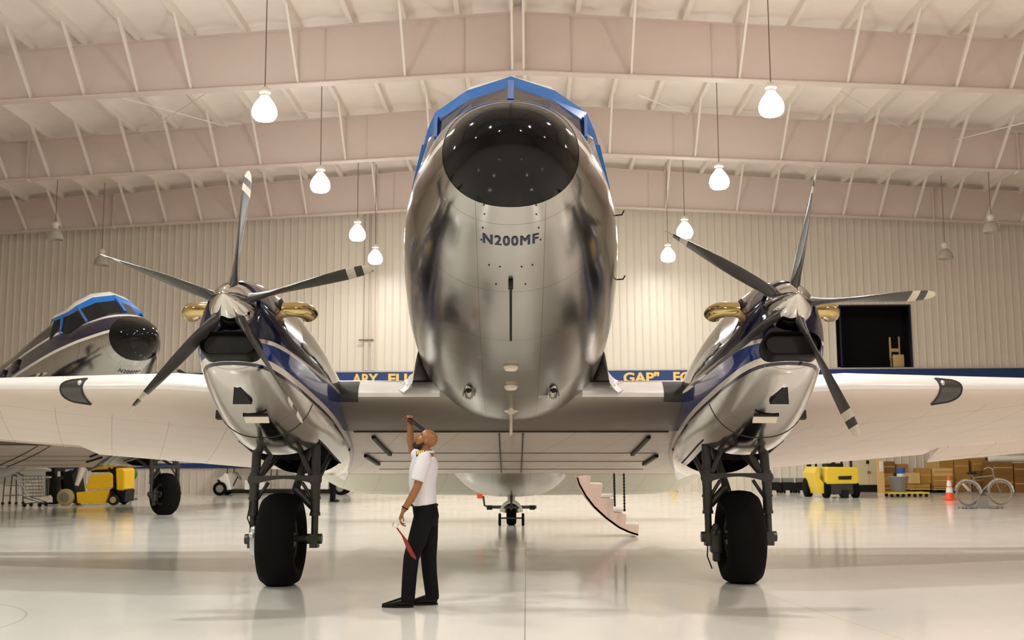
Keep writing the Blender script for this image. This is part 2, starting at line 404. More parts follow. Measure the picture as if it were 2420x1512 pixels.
# conduits down the wall
for i,(xc,wd) in enumerate(((-5.83,.17),(-5.42,.17))):
    a=wp((868,884)[i],600,YB)
    o=MB().box((0,0,0),(wd,.1,7.2)).obj('wall_duct',mat('duct_grey',srgb(206,192,178),.5),loc=(a.x,YB-.12+a.x*HYAW,8.6),rot=(0,0,HYAW))
    tag(o,('left','right')[i]+' of two narrow vertical beige ducts on the back wall above the word with A','duct','wall ducts')
for py in (641,804):
    a=wp(866,py,YB); tag(MB().box((0,0,0),(.62,.05,.06)).obj('duct_bracket',M['cord'],loc=(a.x,YB-.2+a.x*HYAW,a.z),rot=(0,0,HYAW)),('upper' if py<700 else 'lower')+' thin brown bracket across the two wall ducts','bracket','duct brackets')

# roof frames, braces, purlins
def beam():
    mb=MB(); xs=[-XS+.02,-16.4,0,16.4,XS-.02]
    def strip(za,zb,hw):
        mb.loft([[(x,-hw,za(x)),(x,hw,za(x)),(x,hw,zb(x)),(x,-hw,zb(x))] for x in xs],cap=True)
    strip(zbot,lambda x:zbot(x)+depth(x),.012)
    strip(lambda x:zbot(x)-.03,zbot,.16); strip(lambda x:zbot(x)+depth(x),lambda x:zbot(x)+depth(x)+.03,.13)
    for s in (-1,1):
        mb.box((s*16.4,-.0,zbot(16.4)+.60),(.05,.30,1.36))
        for q in (1.42,5.1): mb.box((s*q,-.02,zbot(q)+depth(q)/2),(.012,.05,depth(q)))
    mb.box((0,0,zbot(0)+.8),(.30,.26,1.6))
    return mb.mesh('roof_beam',M['web'],smooth=0)
bm_=beam(); brace_me={}
KK=[0,2,4,6,7,8,9,10,11,12,13,14,15,16,17,18]
def brace(s,x,d):
    mb=MB(); mb.bar((s*x,d*.05,zbot(x)+.02),(s*x,d*1.65,ztop(x)+.10),.11,.06,up=(1,0,0)); return mb.mesh('brace',M['steelwhite'],smooth=0)
for s in (-1,1):
    for k in KK:
        for d in (-1,1): brace_me[s,k,d]=brace(s,PX[k],d)
nm=0
for fi,y in enumerate(FR):
    o=bpy.data.objects.new('roof_beam',bm_); COL.objects.link(o); hang(o); o.location=H(0,y,0)
    o['label']='deep white sloping steel roof beam'
    if y>15:
        for (s,k,d),me in brace_me.items():
            if d>0 and (y>40): continue
            b=bpy.data.objects.new('brace',me); COL.objects.link(b); b.parent=o
pm={}
for s in (-1,1):
    for k,x in enumerate(PX):
        z=ztop(x)+.03+.10
        mb=MB(); mb.box((s*x,(YF+YB)/2,z+.02),(.07,YB-YF-.1,.24)); mb.box((s*x+.05*s,(YF+YB)/2,z-.09),(.09,YB-YF-.1,.015))
        o=hang(mb.obj('purlin',M['steelwhite'],smooth=0))
rods=[((330,320,35),(485,222,29.2)),((540,300,35),(230,215,30)),((715,262,34),(800,276,35.3)),((1510,225,30),(1625,270,35.2)),((1985,215,29.5),(2135,306,35.2)),((2260,330,35),(2420,290,30))]
for a,b in rods:
    o=MB().tube([wp(*a),wp(*b)],.014,6).obj('trim_2',M['cap']); o['kind']='structure'; o['label']='thin roof bracing rod'

# ------------------------------------------------------------------ pendant lamps
SH=[(.10,.30),(.13,.27),(.17,.22),(.225,.14),(.265,.05),(.28,-.03),(.275,-.11),(.25,-.17),(.20,-.215),(.12,-.23)]
cap_mb=MB().lathe([(.02,.56),(.06,.55),(.11,.50),(.13,.46),(.13,.41),(.09,.385),(.08,.35),(.11,.33),(.11,.30),(.09,.29)],n=20)
cap_me=cap_mb.mesh('cap',M['cap']); shade_v=MB().lathe(SH,n=24)
GLOW={}
LITM={}
def lit(col,k=1.0):
    if (col,k) not in LITM:                            # the open bottom gives off more light than the glass sides
        me=shade_v.mesh('glass_shade',[emit('glowing_prismatic_glass',col+(1,),LAMP*.16*k),emit('glowing_lamp_opening',col+(1,),LAMP*2.7*k)])
        for f in me.polygons:
            if f.normal.z<-.75: f.material_index=1
        LITM[col,k]=me
    return LITM[col,k]
off_me=MB().lathe([(.10,.30),(.14,.26),(.20,.19),(.26,.08),(.285,-.02),(.29,-.10),(.275,-.105),(.24,.08),(.12,.24)],n=24).mesh('glass_shade',M['frostoff'])
def lamp(x,y,z,me,label,group,camera_side=False):
    t=thing('pendant_lamp',label,'lamp',H(x,y,z),0,group)
    for n,m in (('cap',cap_me),('glass_shade',me)):
        o=bpy.data.objects.new(n,m); COL.objects.link(o); o.parent=t
    L=ztop(x)+.27-z-.55
    MB().tube([(0,0,.55),(0,0,.55+L)],.013,6).obj('cord',M['cord'],t)
    return t
CW=(1.0,.985,.94); CL=(.965,1.0,.965); CPK=(1.0,.925,.885); CG=(.985,1.0,.94)
rowname=['nearest','second nearest','third from the camera','farthest']
for i,(y,dz) in enumerate(((24.2,9.34),(31.0,9.32),(38.0,9.27),(42.6,9.24))):
    for s in (-1,1):
        lamp(s*5.75,y,dz,lit((CL if i<1 else CW) if s<0 else (CPK if i<1 else CG),(1,1,.85,.3)[i]),'glowing white glass pendant lamp, %s of the %s row of four'%(rowname[i],'left' if s<0 else 'right'),'lit pendant lamps in view')
for i,(y,z) in enumerate(((38.0,9.25),(42.3,9.08))):
    for s in (-1,1):
        lamp(s*16.45,y,z,off_me,'unlit grey glass pendant lamp at the far %s, %s'%('left' if s<0 else 'right',('larger nearer one of the pair','smaller one by the back wall')[i]),'unlit pendant lamps')
for y in (17.4,10.6,3.8,-3.0):
    for s in (-1,1):
        lamp(s*5.62,y,9.38,lit(CL if s<0 else CPK),'glowing pendant lamp overhead in front of the aircraft','lit lamps overhead')
for y in (17.4,3.8):
    for s in (-1,1):
        lamp(s*16.2,y,9.38,lit(CL if s<0 else CPK),'glowing pendant lamp overhead in front of the aircraft','lit lamps overhead')

# ------------------------------------------------------------------ the twin turboprop aircraft (axes: x right, s aft along the hull, h up)
PHI=R(11.5); Y0=13.56
plane=thing('aircraft','polished twin turboprop aircraft with black nose, nearest and facing the camera','aircraft',(-.02,Y0,0))
AROT=(-PHI,ROLL,0); AM=Euler(AROT).to_matrix()
def air(mb,name,mats,parent=None,smooth=40,label=None,**k):
    if parent is None or parent is plane: return mb.obj(name,mats,plane,rot=AROT,smooth=smooth,label=label,**k)
    return mb.obj(name,mats,parent,smooth=smooth,label=label,**k)
# s, half width, top, bottom, height of widest line
ST=[(-5.3,.02,3.36,3.32,3.34),(-5.27,.15,3.44,3.20,3.34),(-5.2,.29,3.545,3.08,3.34),(-5.08,.42,3.655,2.97,3.34),(-4.95,.51,3.745,2.88,3.34),(-4.75,.61,3.86,2.81,3.34),
(-4.55,.70,3.985,2.715,3.34),(-4.3,.79,4.10,2.61,3.35),(-3.8,.95,4.20,2.41,3.35),(-3.3,1.055,4.36,2.26,3.34),(-2.9,1.12,4.66,2.16,3.33),(-2.5,1.16,4.77,2.10,3.32),(-1.9,1.20,4.77,2.04,3.3),(-.9,1.235,4.74,1.99,3.28),(0,1.23,4.68,2.03,3.28),
(.6,1.22,4.65,2.16,3.28),(1.2,1.22,4.65,2.25,3.28),(2.5,1.22,4.65,2.30,3.28),(3.9,1.22,4.65,2.27,3.28),(4.25,1.22,4.65,2.12,3.28),(4.7,1.22,4.65,2.03,3.28),(5.2,1.2,4.64,2.03,3.28),(6,1.15,4.6,2.08,3.3),(7,1.07,4.55,2.20,3.35),(9,.85,4.45,2.57,3.5),(11,.56,4.33,2.92,3.65),(13,.24,4.15,3.3,3.75),(14.2,.05,3.95,3.6,3.78)]
def ring(s,n=56,e0=2.15):
    wd,zt,zb,zc=[cub(ST,s,k) for k in (1,2,3,4)]; out=[]; e1=e0+.9*max(0,min(1,(s-3)/1.2))*max(0,min(1,(9-s)/2))
    for j in range(n):
        a=2*PI*j/n+PI/2; c,q=math.cos(a),math.sin(a); ex=e0 if q>0 else e1
        out.append((wd*math.copysign(abs(c)**(2/ex),c),s,zc+((zt-zc) if q>0 else (zc-zb))*math.copysign(abs(q)**(2/ex),q)))
    return out
def belly(x,s,off=0.0,ex=2.15):                       # lower hull surface point
    wd,zb,zc=cub(ST,s,1),cub(ST,s,3),cub(ST,s,4); q=min(abs(x)/wd,.999)
    z=zc-(zc-zb)*(1-q**ex)**(1/ex)
    return Vector((x,s,z-off))
SEAM=-4.75
ssn=[-5.3,-5.285,-5.27,-5.24,-5.2,-5.15,-5.08,-5.02,-4.95,-4.85,SEAM]
air(MB().loft([ring(s) for s in ssn],cap=True),'radome',M['radome'],label='gloss black nose cone')
ss=[SEAM+.0+(-1.0-SEAM)*i/30 for i in range(31)]+[-1+15.2*i/46 for i in range(1,47)]
fus=air(MB().loft([ring(s) for s in ss],cap=True),'fuselage',M['fus'],label='polished metal hull with navy band and white pinstripes')
air(MB().loft([[(x*1.003,SEAM-.004,h) for x,s,h in ring(SEAM)],[(x*1.003,SEAM+.006,h) for x,s,h in ring(SEAM)]],cap=False),'nose_seam',M['seal'],fus)
# screen, its frame and the cockpit roof
Bp=[(0,-4.30,4.13),(.36,-4.18,4.06),(.72,-3.88,3.95),(.95,-3.4,3.80),(1.10,-2.55,3.86)]
Tp=[(0,-3.86,4.54),(.42,-3.67,4.495),(.755,-3.50,4.345),(.86,-3.23,4.29),(1.0,-2.6,4.31)]
Lp=[(0,-3.78,4.70),(.46,-3.58,4.65),(.785,-3.46,4.465),(.885,-3.22,4.375),(1.02,-2.55,4.38)]
Rp=[(0,-3.5,4.87),(.42,-3.4,4.80),(.74,-3.25,4.615),(.82,-3.0,4.50),(.92,-2.4,4.52)]
Qp=[(0,-2.2,4.90),(.42,-2.2,4.82),(.70,-2.2,4.62),(.82,-2.2,4.52),(.96,-2.2,4.3)]
def full(p): return [(-x,s,h) for x,s,h in reversed(p[1:])]+list(p)
air(MB().loft([full(Bp),full(Tp)],close=False),'windshield',M['glass'],smooth=0,label='dark two-pane windscreen')
fr=air(MB().loft([full(Tp),full(Lp)],close=False),'window_frame',M['blue'],smooth=0,label='bright blue strip over the windscreen')
def post(a,b,wd): air(MB().bar(a,b,wd,.05,up=(0,-1,.5)),'window_post',M['blue'],fr,smooth=0)
post((0,-4.30,4.12),(0,-3.83,4.60),.06)
for q in (-1,1):
    post((q*.74,-3.88,3.94),(q*.77,-3.49,4.39),.03); post((q*1.02,-3.0,3.80),(q*.93,-2.95,4.34),.05)
air(MB().loft([full(Lp),full(Rp),full(Qp)],close=False),'cockpit_roof',M['white'],smooth=60)
# registration painted round the lower nose
def registration(body,name,size_x,s0,s1,mt,parent):
    me=textmesh(body,.2,0,0,1.18); xv=[v.co.x for v in me.vertices]; yv=[v.co.y for v in me.vertices]
    import bmesh
    bm=bmesh.new()                                    # three passes side by side make the strokes bold
    for dx in (-.008,0,.008):
        n0=len(bm.verts); bm.from_mesh(me); bm.verts.ensure_lookup_table()
        for v in bm.verts[n0:]: v.co.x+=dx
    bm.to_mesh(me); bm.free()
    for v in me.vertices:
        x=(v.co.x-(max(xv)+min(xv))/2)/(max(xv)-min(xv))*size_x; q=(v.co.y-min(yv))/(max(yv)-min(yv))
        v.co=belly(x,s1+(s0-s1)*q,.004)
    me.materials.append(mt); o=bpy.data.objects.new(name,me); COL.objects.link(o); o.parent=parent; return o
def bs(py):                                           # station on the keel seen at photo row py
    lo,hi=-4.9,.1; root=Vector((-.02,Y0,0))
    for _ in range(40):
        mid=(lo+hi)/2; p=root+AM@belly(0,mid); q=CAMM.transposed()@(p-EYE); row=756+FPX*q.y/q.z
        if row<py: lo=mid
        else: hi=mid
    return lo
M['ink']=mat('navy_ink',srgb(34,40,66),.4)
reg=registration('N200MF','registration_lettering',.50,bs(558),bs(580),M['ink'],fus); reg['label']='navy registration letters N200MF'
mb=MB()                                               # keel blade aerial
k0,k1=bs(668),bs(803); n=12
mb.loft([[tuple(belly(-.014,k0+(k1-k0)*i/n,-.01)),tuple(belly(.014,k0+(k1-k0)*i/n,-.01)),tuple(belly(.010,k0+(k1-k0)*i/n,.035*(1-.6*i/n))),tuple(belly(-.010,k0+(k1-k0)*i/n,.035*(1-.6*i/n)))] for i in range(n+1)],cap=True)
p=belly(0,k0,.02); mb.box(p,(.045,.10,.06)); air(mb,'blade_antenna',M['black'],fus)
for py,rx,ry in ((866,.078,.045),(912,.075,.045)):
    s=bs(py); mb=MB(); c=belly(0,s,.02); n=20
    nr=(belly(0,s+.05)-belly(0,s-.05)).normalized(); 
    mb.loft([[c+Vector((rx*k*math.cos(2*PI*j/n),0,0))+nr*(ry*k*math.sin(2*PI*j/n))+Vector((0,0,-dz)) for j in range(n)] for k,dz in ((1,-.02),(1,.0),(.8,.02),(.05,.025))],cap=True)
    air(mb,'oval_antenna',M['pale'],fus)
mb=MB(); s=bs(972); c=belly(0,s,.0)
mb.tube([c+Vector((0,-.2,.03)),c+Vector((0,-.1,-.02)),c+Vector((0,-.06,-.05))],[(.02,.02),(.05,.03),(.012,.012)],10)
mb.lathe([(.0,.02),(.085,.0),(.085,-.02),(.03,-.05),(.018,-.06),(.018,-.30),(.014,-.31)],c+Vector((0,0,.02)),n=16); air(mb,'mast_antenna',M['pale'],fus)
for px,py in ((1143,492),(1262,492),(1144,513),(1263,513),(1139,546),(1269,546),(1135,575),(1274,575),(1152,630),(1178,631),(1230,631),(1256,630),(1168,673),(1240,673)):
    s=bs(py); air(MB().ball(belly((px-1204)/258.0,s,.002),(.009,.009,.005),8,6),'fastener',M['black'],fus)
for sgn in (-1,1):                                     # two small outlets low on the nose sides
    s=bs(938); x=sgn*.49; c=belly(x,s,.0)
    mb=MB().tube([c+Vector((0,-.14,.06)),c+Vector((0,-.04,-.01)),c+Vector((0,.06,-.04)),c+Vector((0,.10,-.03))],[(.02,.02),(.055,.06),(.06,.075),(.05,.065)],16); o=air(mb,'outlet',M['chrome'],fus)
    MB().ball(c+Vector((0,-.06,-.012)),(.04,.05,.045)).obj('outlet_hole',M['void'],fus)
mb=MB().box(belly(.37,bs(945),.004),(.15,.09,.012)); mb.box(belly(.37,bs(945),.01),(.10,.05,.012)); air(mb,'access_plate',M['alu2'] if 'alu2' in M else M['silver'],fus)
for sgn in (-1,1):                                     # cabin windows
    for i in range(7):
        s=-.6+i*1.0; mb=MB(); wd=cub(ST,s,1)
        mb.rbox((sgn*(wd-.035),s,3.72),(.08,.42,.30),.039,rot=(0,-sgn*.16,0)); air(mb,'cabin_window',M['glass'],fus)
# air data probes on the right side of the nose
for sgn,s,h in ((1,-2.9,3.55),(1,-2.3,3.05)):
    x=sgn*cub(ST,s,1)*.985; air(MB().tube([(x,s,h),(x+sgn*.07,s-.02,h),(x+sgn*.08,s-.12,h)],.008,6),'air_probe',M['black'],fus)

# wings
def chord(ax):
    if ax<=4.35: le,te,hl=-.13,4.25,2.318
    else: le=-.13+(ax-4.35)*.277; te=4.25-(ax-4.35)*.02; hl=2.318
    hl+=max(0,ax-2.9)*.070
    if ax>13.6:
        k=min((ax-13.6)/.9,1); q=math.sqrt(max(0,1-k*k)); mid=le*.35+te*.65; le=mid-(mid-le)*max(q,.05); te=mid+(te-mid)*max(q,.05)
    return le,te,hl
def wing_pt(x,c,off=0.0):                             # c in [-1,1]: -1 lower trailing edge, 0 leading edge, 1 upper trailing edge
    ax=abs(x); le,te,hl=chord(ax); ch=te-le; q=c*c; t=(.155-.0045*max(0,ax-4.35))
    yt=5*t*(.2969*math.sqrt(q)-.126*q-.3516*q*q+.2843*q**3-.1036*q**4)
    yc=.02*(1-(2*q-.8)**2)*.9
    z=(yc+yt) if c>0 else (yc-yt*(.92))
    s=le+q*ch; h=hl+z*ch-q*ch*math.tan(R(2.0))
    if off:
        e=1e-3; a=Vector(wing_pt(x,min(c+e,1))) - Vector(wing_pt(x,max(c-e,-1))); nrm=Vector((0,-a.z,a.y)).normalized()
        return (x,s+nrm.y*off,h+nrm.z*off)
    return (x,s,h)
CS=[-1+2*i/48 for i in range(49)]
def wing_loft(xs,cs=CS,off=0.0): return [[wing_pt(x,c,off) for c in cs] for x in xs]
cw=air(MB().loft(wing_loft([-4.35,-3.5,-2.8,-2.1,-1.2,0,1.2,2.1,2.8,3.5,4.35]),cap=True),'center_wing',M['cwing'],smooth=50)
AIL=6.75
for sgn in (-1,1):
    xs=[4.35,4.9,5.5,6.2,AIL]
    wg=air(MB().loft(wing_loft([sgn*x for x in xs]),cap=True),'wing',M['wing'],smooth=50)
    mb=MB(); cs2=[c for c in CS if abs(c)<=.91]; xs=[AIL,7.6,8.5,9.5,10.5,11.5,12.5,13.2,13.6]
    mb.loft([[wing_pt(sgn*x,c) for c in cs2] for x in xs],cap=True)
    mb.loft(wing_loft([sgn*x for x in (13.6,13.9,14.15,14.35,14.47)]),cap=True); air(mb,'wing_tip_panel',M['wing'],smooth=50)
    # aileron: right one hangs down, left one is up
    dz=R(13) if sgn>0 else R(-11); mb=MB(); rings=[]
    for x in (AIL+.03,8,9,10.5,12,13.57):
        le,te,hl=chord(x); q=.83; hp=Vector(wing_pt(sgn*x,-math.sqrt(q))); hu=Vector(wing_pt(sgn*x,math.sqrt(q))); hg=(hp+hu)/2; r=[]
        for c in [-1,-.97,-.94,-.915,.915,.94,.97,1]:
            p=Vector(wing_pt(sgn*x,c))-hg; p=Matrix.Rotation(-dz,3,'X')@p; r.append(hg+p)
        rings.append(r)
    mb.loft(rings,cap=True); air(mb,'aileron',M['wing'],smooth=50)
    # pale leading edge outboard of the nacelle, lamp light on the curve painted in
    ce=[-.06+.26*i/14 for i in range(15)]
    mb=MB(); mb.loft([[wing_pt(sgn*x,c,.004) for c in ce] for x in (3.4,4.35,5.5,7,8.5,10,11.5,13)],close=False); air(mb,'leading_edge',M['le'],smooth=60)
    mb=MB(); mb.loft([[wing_pt(sgn*x,c,.004) for c in [-.06+.24*i/12 for i in range(13)]] for x in (.9,1.2,1.6,2.12)],close=False); air(mb,'leading_edge',M['le'],smooth=60)
    mb=MB(); mb.loft([[wing_pt(sgn*x,c,.012) for c in [-.12+.30*i/12 for i in range(13)]] for x in (1.93,2.05,2.3)],close=False); air(mb,'leading_edge_boot',M['boot'],smooth=60)
    # landing light lens
    mb=MB(); rows=[]
    for i in range(15):
        c=-.26+.37*i/14; q=-1+2*i/14
        xi=5.52+.045*(1-q*q); xo=5.52+.34*(1-abs(q)**3)**.5+.02
        rows.append([wing_pt(sgn*(xi+(xo-xi)*j/8),c,.009) for j in range(9)])
    mb.loft(rows,close=False); ll=air(mb,'landing_light',M['lens'],smooth=60,label='dark smoked landing light lens')
    mb=MB(); edge=[r[0] for r in rows]+[p for p in rows[-1][1:]]+[r[-1] for r in reversed(rows[:-1])]+[p for p in reversed(rows[0][1:-1])]; edge.append(edge[0])
    mb.tube(edge,.012,6,cap=False); air(mb,'light_rim',M['seal'],ll)
    c=Vector(wing_pt(sgn*5.60,.03,.012)); air(MB().ball(c,(.03,.02,.035)),'bulb',M['silver'],ll)
    # fillet between hull and wing
    F=[(-.66,1.19,2.42,1.215,2.31),(-.5,1.185,2.62,1.27,2.29),(-.32,1.18,2.80,1.34,2.29),(-.14,1.17,2.95,1.42,2.38),(.10,1.165,3.05,1.50,2.52),(.6,1.165,3.10,1.58,2.67),(1.6,1.17,3.08,1.60,2.75),(3,1.18,2.9,1.5,2.55),(4.4,1.17,2.5,1.35,2.22)]
    rings=[]
    for s,xa,ha,xb,hb in F:
        r=[]
        for j in range(11):
            t=j/10; k=t**1.7; kk=1-(1-t)**1.9
            r.append((sgn*(xa+(xb-xa)*k),s,ha+(hb-ha)*kk))
        rings.append(r)
    low=[(sgn*x,s,h-.05) for (x,s,h) in [ (F[i][3],F[i][0]+.03,F[i][4]) for i in range(len(F))]]
    mb=MB(); mb.loft(rings,close=False)
    wf=air(mb,'wing_fillet',M['fillet'],smooth=60)
    mb=MB()
    for i in range(5):
        t=i/4; a=Vector((F[1][3],F[1][0],F[1][4])); b=Vector((F[4][3],F[4][0],F[4][4])); q=a.lerp(b,t); q.x*=sgn
        mb.ball(q+Vector((-sgn*.04,-.02,.03)),.014,8,6)
    air(mb,'rivet_heads',M['pale'],wf)
# flap tracks and rails under the centre section
for sgn in (-1,1):
    for x,s0,s1 in ((1.86,1.0,2.2),(2.13,2.3,3.1)):
        a=Vector(wing_pt(sgn*x,-math.sqrt((s0+.13)/4.38),.02)); b=Vector(wing_pt(sgn*(x-.10),-math.sqrt((s1+.13)/4.38),.02))
        air(MB().bar(a,b,.05,.05),'flap_track',M['black'],cw)
    pts=[wing_pt(sgn*.16,-math.sqrt(q/4.38),.012) for q in (1.0,1.8,2.6,3.4,4.2)]; air(MB().tube(pts,.011,6),'keel_rail',M['seal'],cw)
for sv in (2.2,2.95,3.75):
    pts=[wing_pt(x,-math.sqrt((sv+.13)/4.38),.003) for x in (-2.1,-1.4,-.7,0,.7,1.4,2.1)]; air(MB().tube(pts,.005,6),'flap_seam',M['cord0'],cw)
pts=[wing_pt(x,-math.sqrt(.93/4.38),.006) for x in (-2.1,-1.4,-.7,0,.7,1.4,2.1)]; air(MB().tube(pts,.009,6),'flap_gap',M['seal'],cw)

# nacelles: s, half width, top, bottom, widest height
NS=[(-3.02,.275,2.76,2.16,2.46),(-2.94,.33,2.80,1.93,2.36),(-2.8,.40,2.85,1.82,2.28),(-2.5,.46,2.94,1.71,2.24),(-2.0,.525,3.02,1.59,2.22),(-1.4,.585,3.07,1.50,2.2),(-.8,.64,3.08,1.47,2.2),(-.2,.665,3.05,1.50,2.2),(.6,.67,3.0,1.52,2.2),(1.6,.62,2.92,1.62,2.2),(2.8,.46,2.72,1.85,2.2),(4.0,.22,2.45,2.05,2.2),(4.9,.03,2.2,2.14,2.17)]
def nring(X,s,n=48):
    wd,zt,zb,zc=[cub(NS,s,k) for k in (1,2,3,4)]; out=[]
    for j in range(n):
        a=2*PI*j/n+PI/2; c,q=math.cos(a),math.sin(a); ex=2.05 if q>0 else 2.35
        out.append((X+wd*math.copysign(abs(c)**(2/ex),c),s,zc+((zt-zc) if q>0 else (zc-zb))*math.copysign(abs(q)**(2/ex),q)))
    return out
def nlow(X,x,s,off=0.0):
    wd,zb,zc=cub(NS,s,1),cub(NS,s,3),cub(NS,s,4); q=min(abs(x)/wd,.99); return Vector((X+x,s,zc-(zc-zb)*(1-q**2.35)**(1/2.35)-off))
BL=[(.15,.055,.055),(.22,.062,.05),(.30,.075,.035),(.42,.095,.025),(.6,.115,.02),(.8,.125,.016),(1.0,.125,.013),(1.2,.115,.011),(1.36,.09,.009),(1.44,.055,.007),(1.465,.02,.004)]
def blade():
    mb=MB(); rings=[]
    for r,hc,ht in BL:
        be=R(86+(1.05-r)*30); n=14; rg=[]
        for j in range(n):
            a=2*PI*j/n; u=hc*math.cos(a); v=ht*math.sin(a)
            # chord along rotation (z) / axis (-y)
            rg.append((r,-(u*math.sin(be)+v*-math.cos(be)),u*math.cos(be)+v*math.sin(be)))
        rings.append(rg)
    mb.loft(rings,cap=True); return mb.mesh('propeller_blade',M['blade'],smooth=60)
blade_me=blade()
WELL0,WELL1=-.42,1.35
for sgn,angs in ((-1,(87,159,231,303,15)),(1,(75.5,147.5,219.5,291.5,3.5))):
    X=sgn*2.82; sst=[-3.02+.0*i for i in range(1)]+[-2.98,-2.94,-2.87,-2.8,-2.65,-2.5,-2.3,-2.0,-1.7,-1.4,-1.1,-.8,-.6,WELL0,-.2,.2,.6,1.0,WELL1,1.6,2,2.4,2.8,3.2,3.6,4,4.4,4.7,4.9]
    mb=MB(); n=48; rr=[nring(X,s,n) for s in sst]; o0=0
    mb.v=[p for r in rr for p in r]
    for i in range(len(rr)-1):
        for j in range(n):
            k=(j+1)%n
            if sst[i]>=WELL0-1e-6 and sst[i+1]<=WELL1+1e-6 and n*.385<=j<n*.615: continue
            mb.f.append((i*n+j,i*n+k,(i+1)*n+k,(i+1)*n+j))
    mb.f.append(tuple(range(n-1,-1,-1)))
    nac=air(mb,'nacelle',M['nac'],smooth=50,label='engine nacelle, navy above two white stripes, polished metal below')
    # wheel well liner
    mbw=MB(); sec=[]
    for s in (WELL0-.04,.2,.8,WELL1+.04):
        wd=cub(NS,s,1)*.80; zc=1.78
        sec.append([(X-wd,s,zc),(X-wd*.97,s,2.1),(X-wd*.6,s,2.25),(X+wd*.6,s,2.25),(X+wd*.97,s,2.1),(X+wd,s,zc)])
    mbw.loft(sec,close=False); 
    for e in (0,-1): mbw.add(sec[e],[tuple(range(6))])
    air(mbw,'wheel_well',M['void'],nac,smooth=0,label='dark open wheel well')
    for q in (-1,1):
        pts=[Vector(nring(X,s,48)[18 if q<0 else 30])+Vector((0,0,-.01)) for s in (WELL0,-.1,.3,.7,1.1,WELL1)]
        air(MB().tube(pts,.012,6),'well_rim',M['seal'],nac)
    # chin air intake
    def rrect(hw,hh,s,zc,n=10,rk=.95):
        out=[]; r=hh*rk
        for cx,cz,a0 in ((hw-r,hh-r,0),(-hw+r,hh-r,90),(-hw+r,-hh+r,180),(hw-r,-hh+r,270)):
            for i in range(n+1):
                a=R(a0+90*i/n); out.append((X+cx+r*math.cos(a),s,zc+cz+r*math.sin(a)))
        return out
    mb=MB(); mb.loft([rrect(.30,.13,-2.80,2.06),rrect(.30,.135,-2.98,2.07),rrect(.29,.128,-3.09,2.072),rrect(.275,.114,-3.11,2.072),rrect(.262,.102,-3.09,2.072),rrect(.255,.095,-3.04,2.07)])
    it=air(mb,'air_intake',M['lip'],nac,label='black oval chin air intake')
    mb=MB(); mb.add(rrect(.256,.096,-3.045,2.07),[tuple(range(44))]); air(mb,'intake_mouth',M['void'],it,smooth=0)
    # exhaust stacks
    for q in (-1,1):
        a=Vector((X+q*.36,-2.50,2.63)); pts=[a,a+Vector((q*.09,-.01,.0)),a+Vector((q*.17,.01,.01)),a+Vector((q*.23,.06,.015)),a+Vector((q*.265,.13,.015)),a+Vector((q*.275,.19,.01))]
        mb=MB().tube(pts,[(.085,.085),(.078,.08),(.082,.085),(.085,.095),(.085,.10),(.085,.10)],20,cap=False)
        inn=[(.072,.072)]*6; mb.tube(pts,[(.07,.07),(.065,.066),(.07,.07),(.072,.08),(.072,.086),(.076,.09)],20,cap=False)
        ex=air(mb,'exhaust_stack',M['gold'],nac,label='shiny golden exhaust stub')
        air(MB().torus(a+Vector((q*.005,0,0)),.10,.022,'x',24,8),'exhaust_collar',M['black'],ex)
    # small scoop and vent on the cowl underside
    q=-sgn
    mb=MB(); base=[nlow(X,-.06*q*-1,-2.62,.0),]
    sc0=nlow(X,0,-2.72,-.01); sc1=nlow(X,-.10*q,-2.36,.045); sc2=nlow(X,.10*q,-2.36,.045)
    u0=nlow(X,-.11*q,-2.34,-.05); u1=nlow(X,.11*q,-2.34,-.05)
    mb.add([sc0+Vector((-.01,0,0)),sc0+Vector((.01,0,0)),sc1,sc2,u0,u1,sc1+Vector((0,.06,.06)),sc2+Vector((0,.06,.06))],[(0,2,3,1),(2,4,5,3),(0,4,2),(1,3,5),(0,1,5,4)])
    air(mb,'cowl_scoop',M['black'],nac,smooth=0)
    c=nlow(X,.07*q,-1.98,.0); d=(nlow(X,.07*q,-1.9)-nlow(X,.07*q,-2.06)).normalized()
    vt=MB().bar(c+d*-.05+Vector((0,0,.01)),c+d*.07+Vector((0,0,-.035)),.26,.02,up=(0,0,1)); vo=air(vt,'cowl_vent',M['pale'],nac,smooth=0,bevel=.004)
    air(MB().bar(c+d*-.07,c+d*-.045+Vector((0,0,-.012)),.27,.02),'vent_slot',M['void'],vo,smooth=0)
    mb=MB(); pts=[]
    for j in range(29,18,-1):
        pass
    rg=[Vector(p) for p in nring(X,-1.35,48)]; mb.tube([rg[j]*1.0+Vector((0,0,-.002)) for j in range(15,34)],.006,5); air(mb,'cowl_seam',M['seal'],nac)
    # outer nacelle edge strip with latch
    rg=[Vector(nring(X,s,48)[(33 if sgn>0 else 15)])+Vector((sgn*.02,0,-.01)) for s in (-.9,-.4,.1,.6,1.2)]
    air(MB().tube(rg,.018,6),'cowl_edge_strip',M['seal'],nac); p=rg[0]; air(MB().box(p,(.10,.09,.10)),'latch',M['black'],nac,smooth=0)
    # propeller
    hub=Vector((X,-3.15,2.48))
    mb=MB().lathe([(.004,.315),(.03,.295),(.07,.25),(.115,.185),(.165,.10),(.205,.02),(.235,-.06),(.248,-.13),(.25,-.17),(.23,-.175)],axis='y',n=40)
    mb.v=[(x,-y,z) for x,y,z in mb.v]
    sp=mb.obj('spinner',M['chrome'],plane,loc=AM@hub,rot=AROT,label='chrome propeller spinner')
    for a in angs:
        b=bpy.data.objects.new('propeller_blade',blade_me); COL.objects.link(b); b.parent=sp; b.rotation_euler=(0,-R(a),0)
        if a==angs[0]: b['label']='dark grey blade with white banded tip'
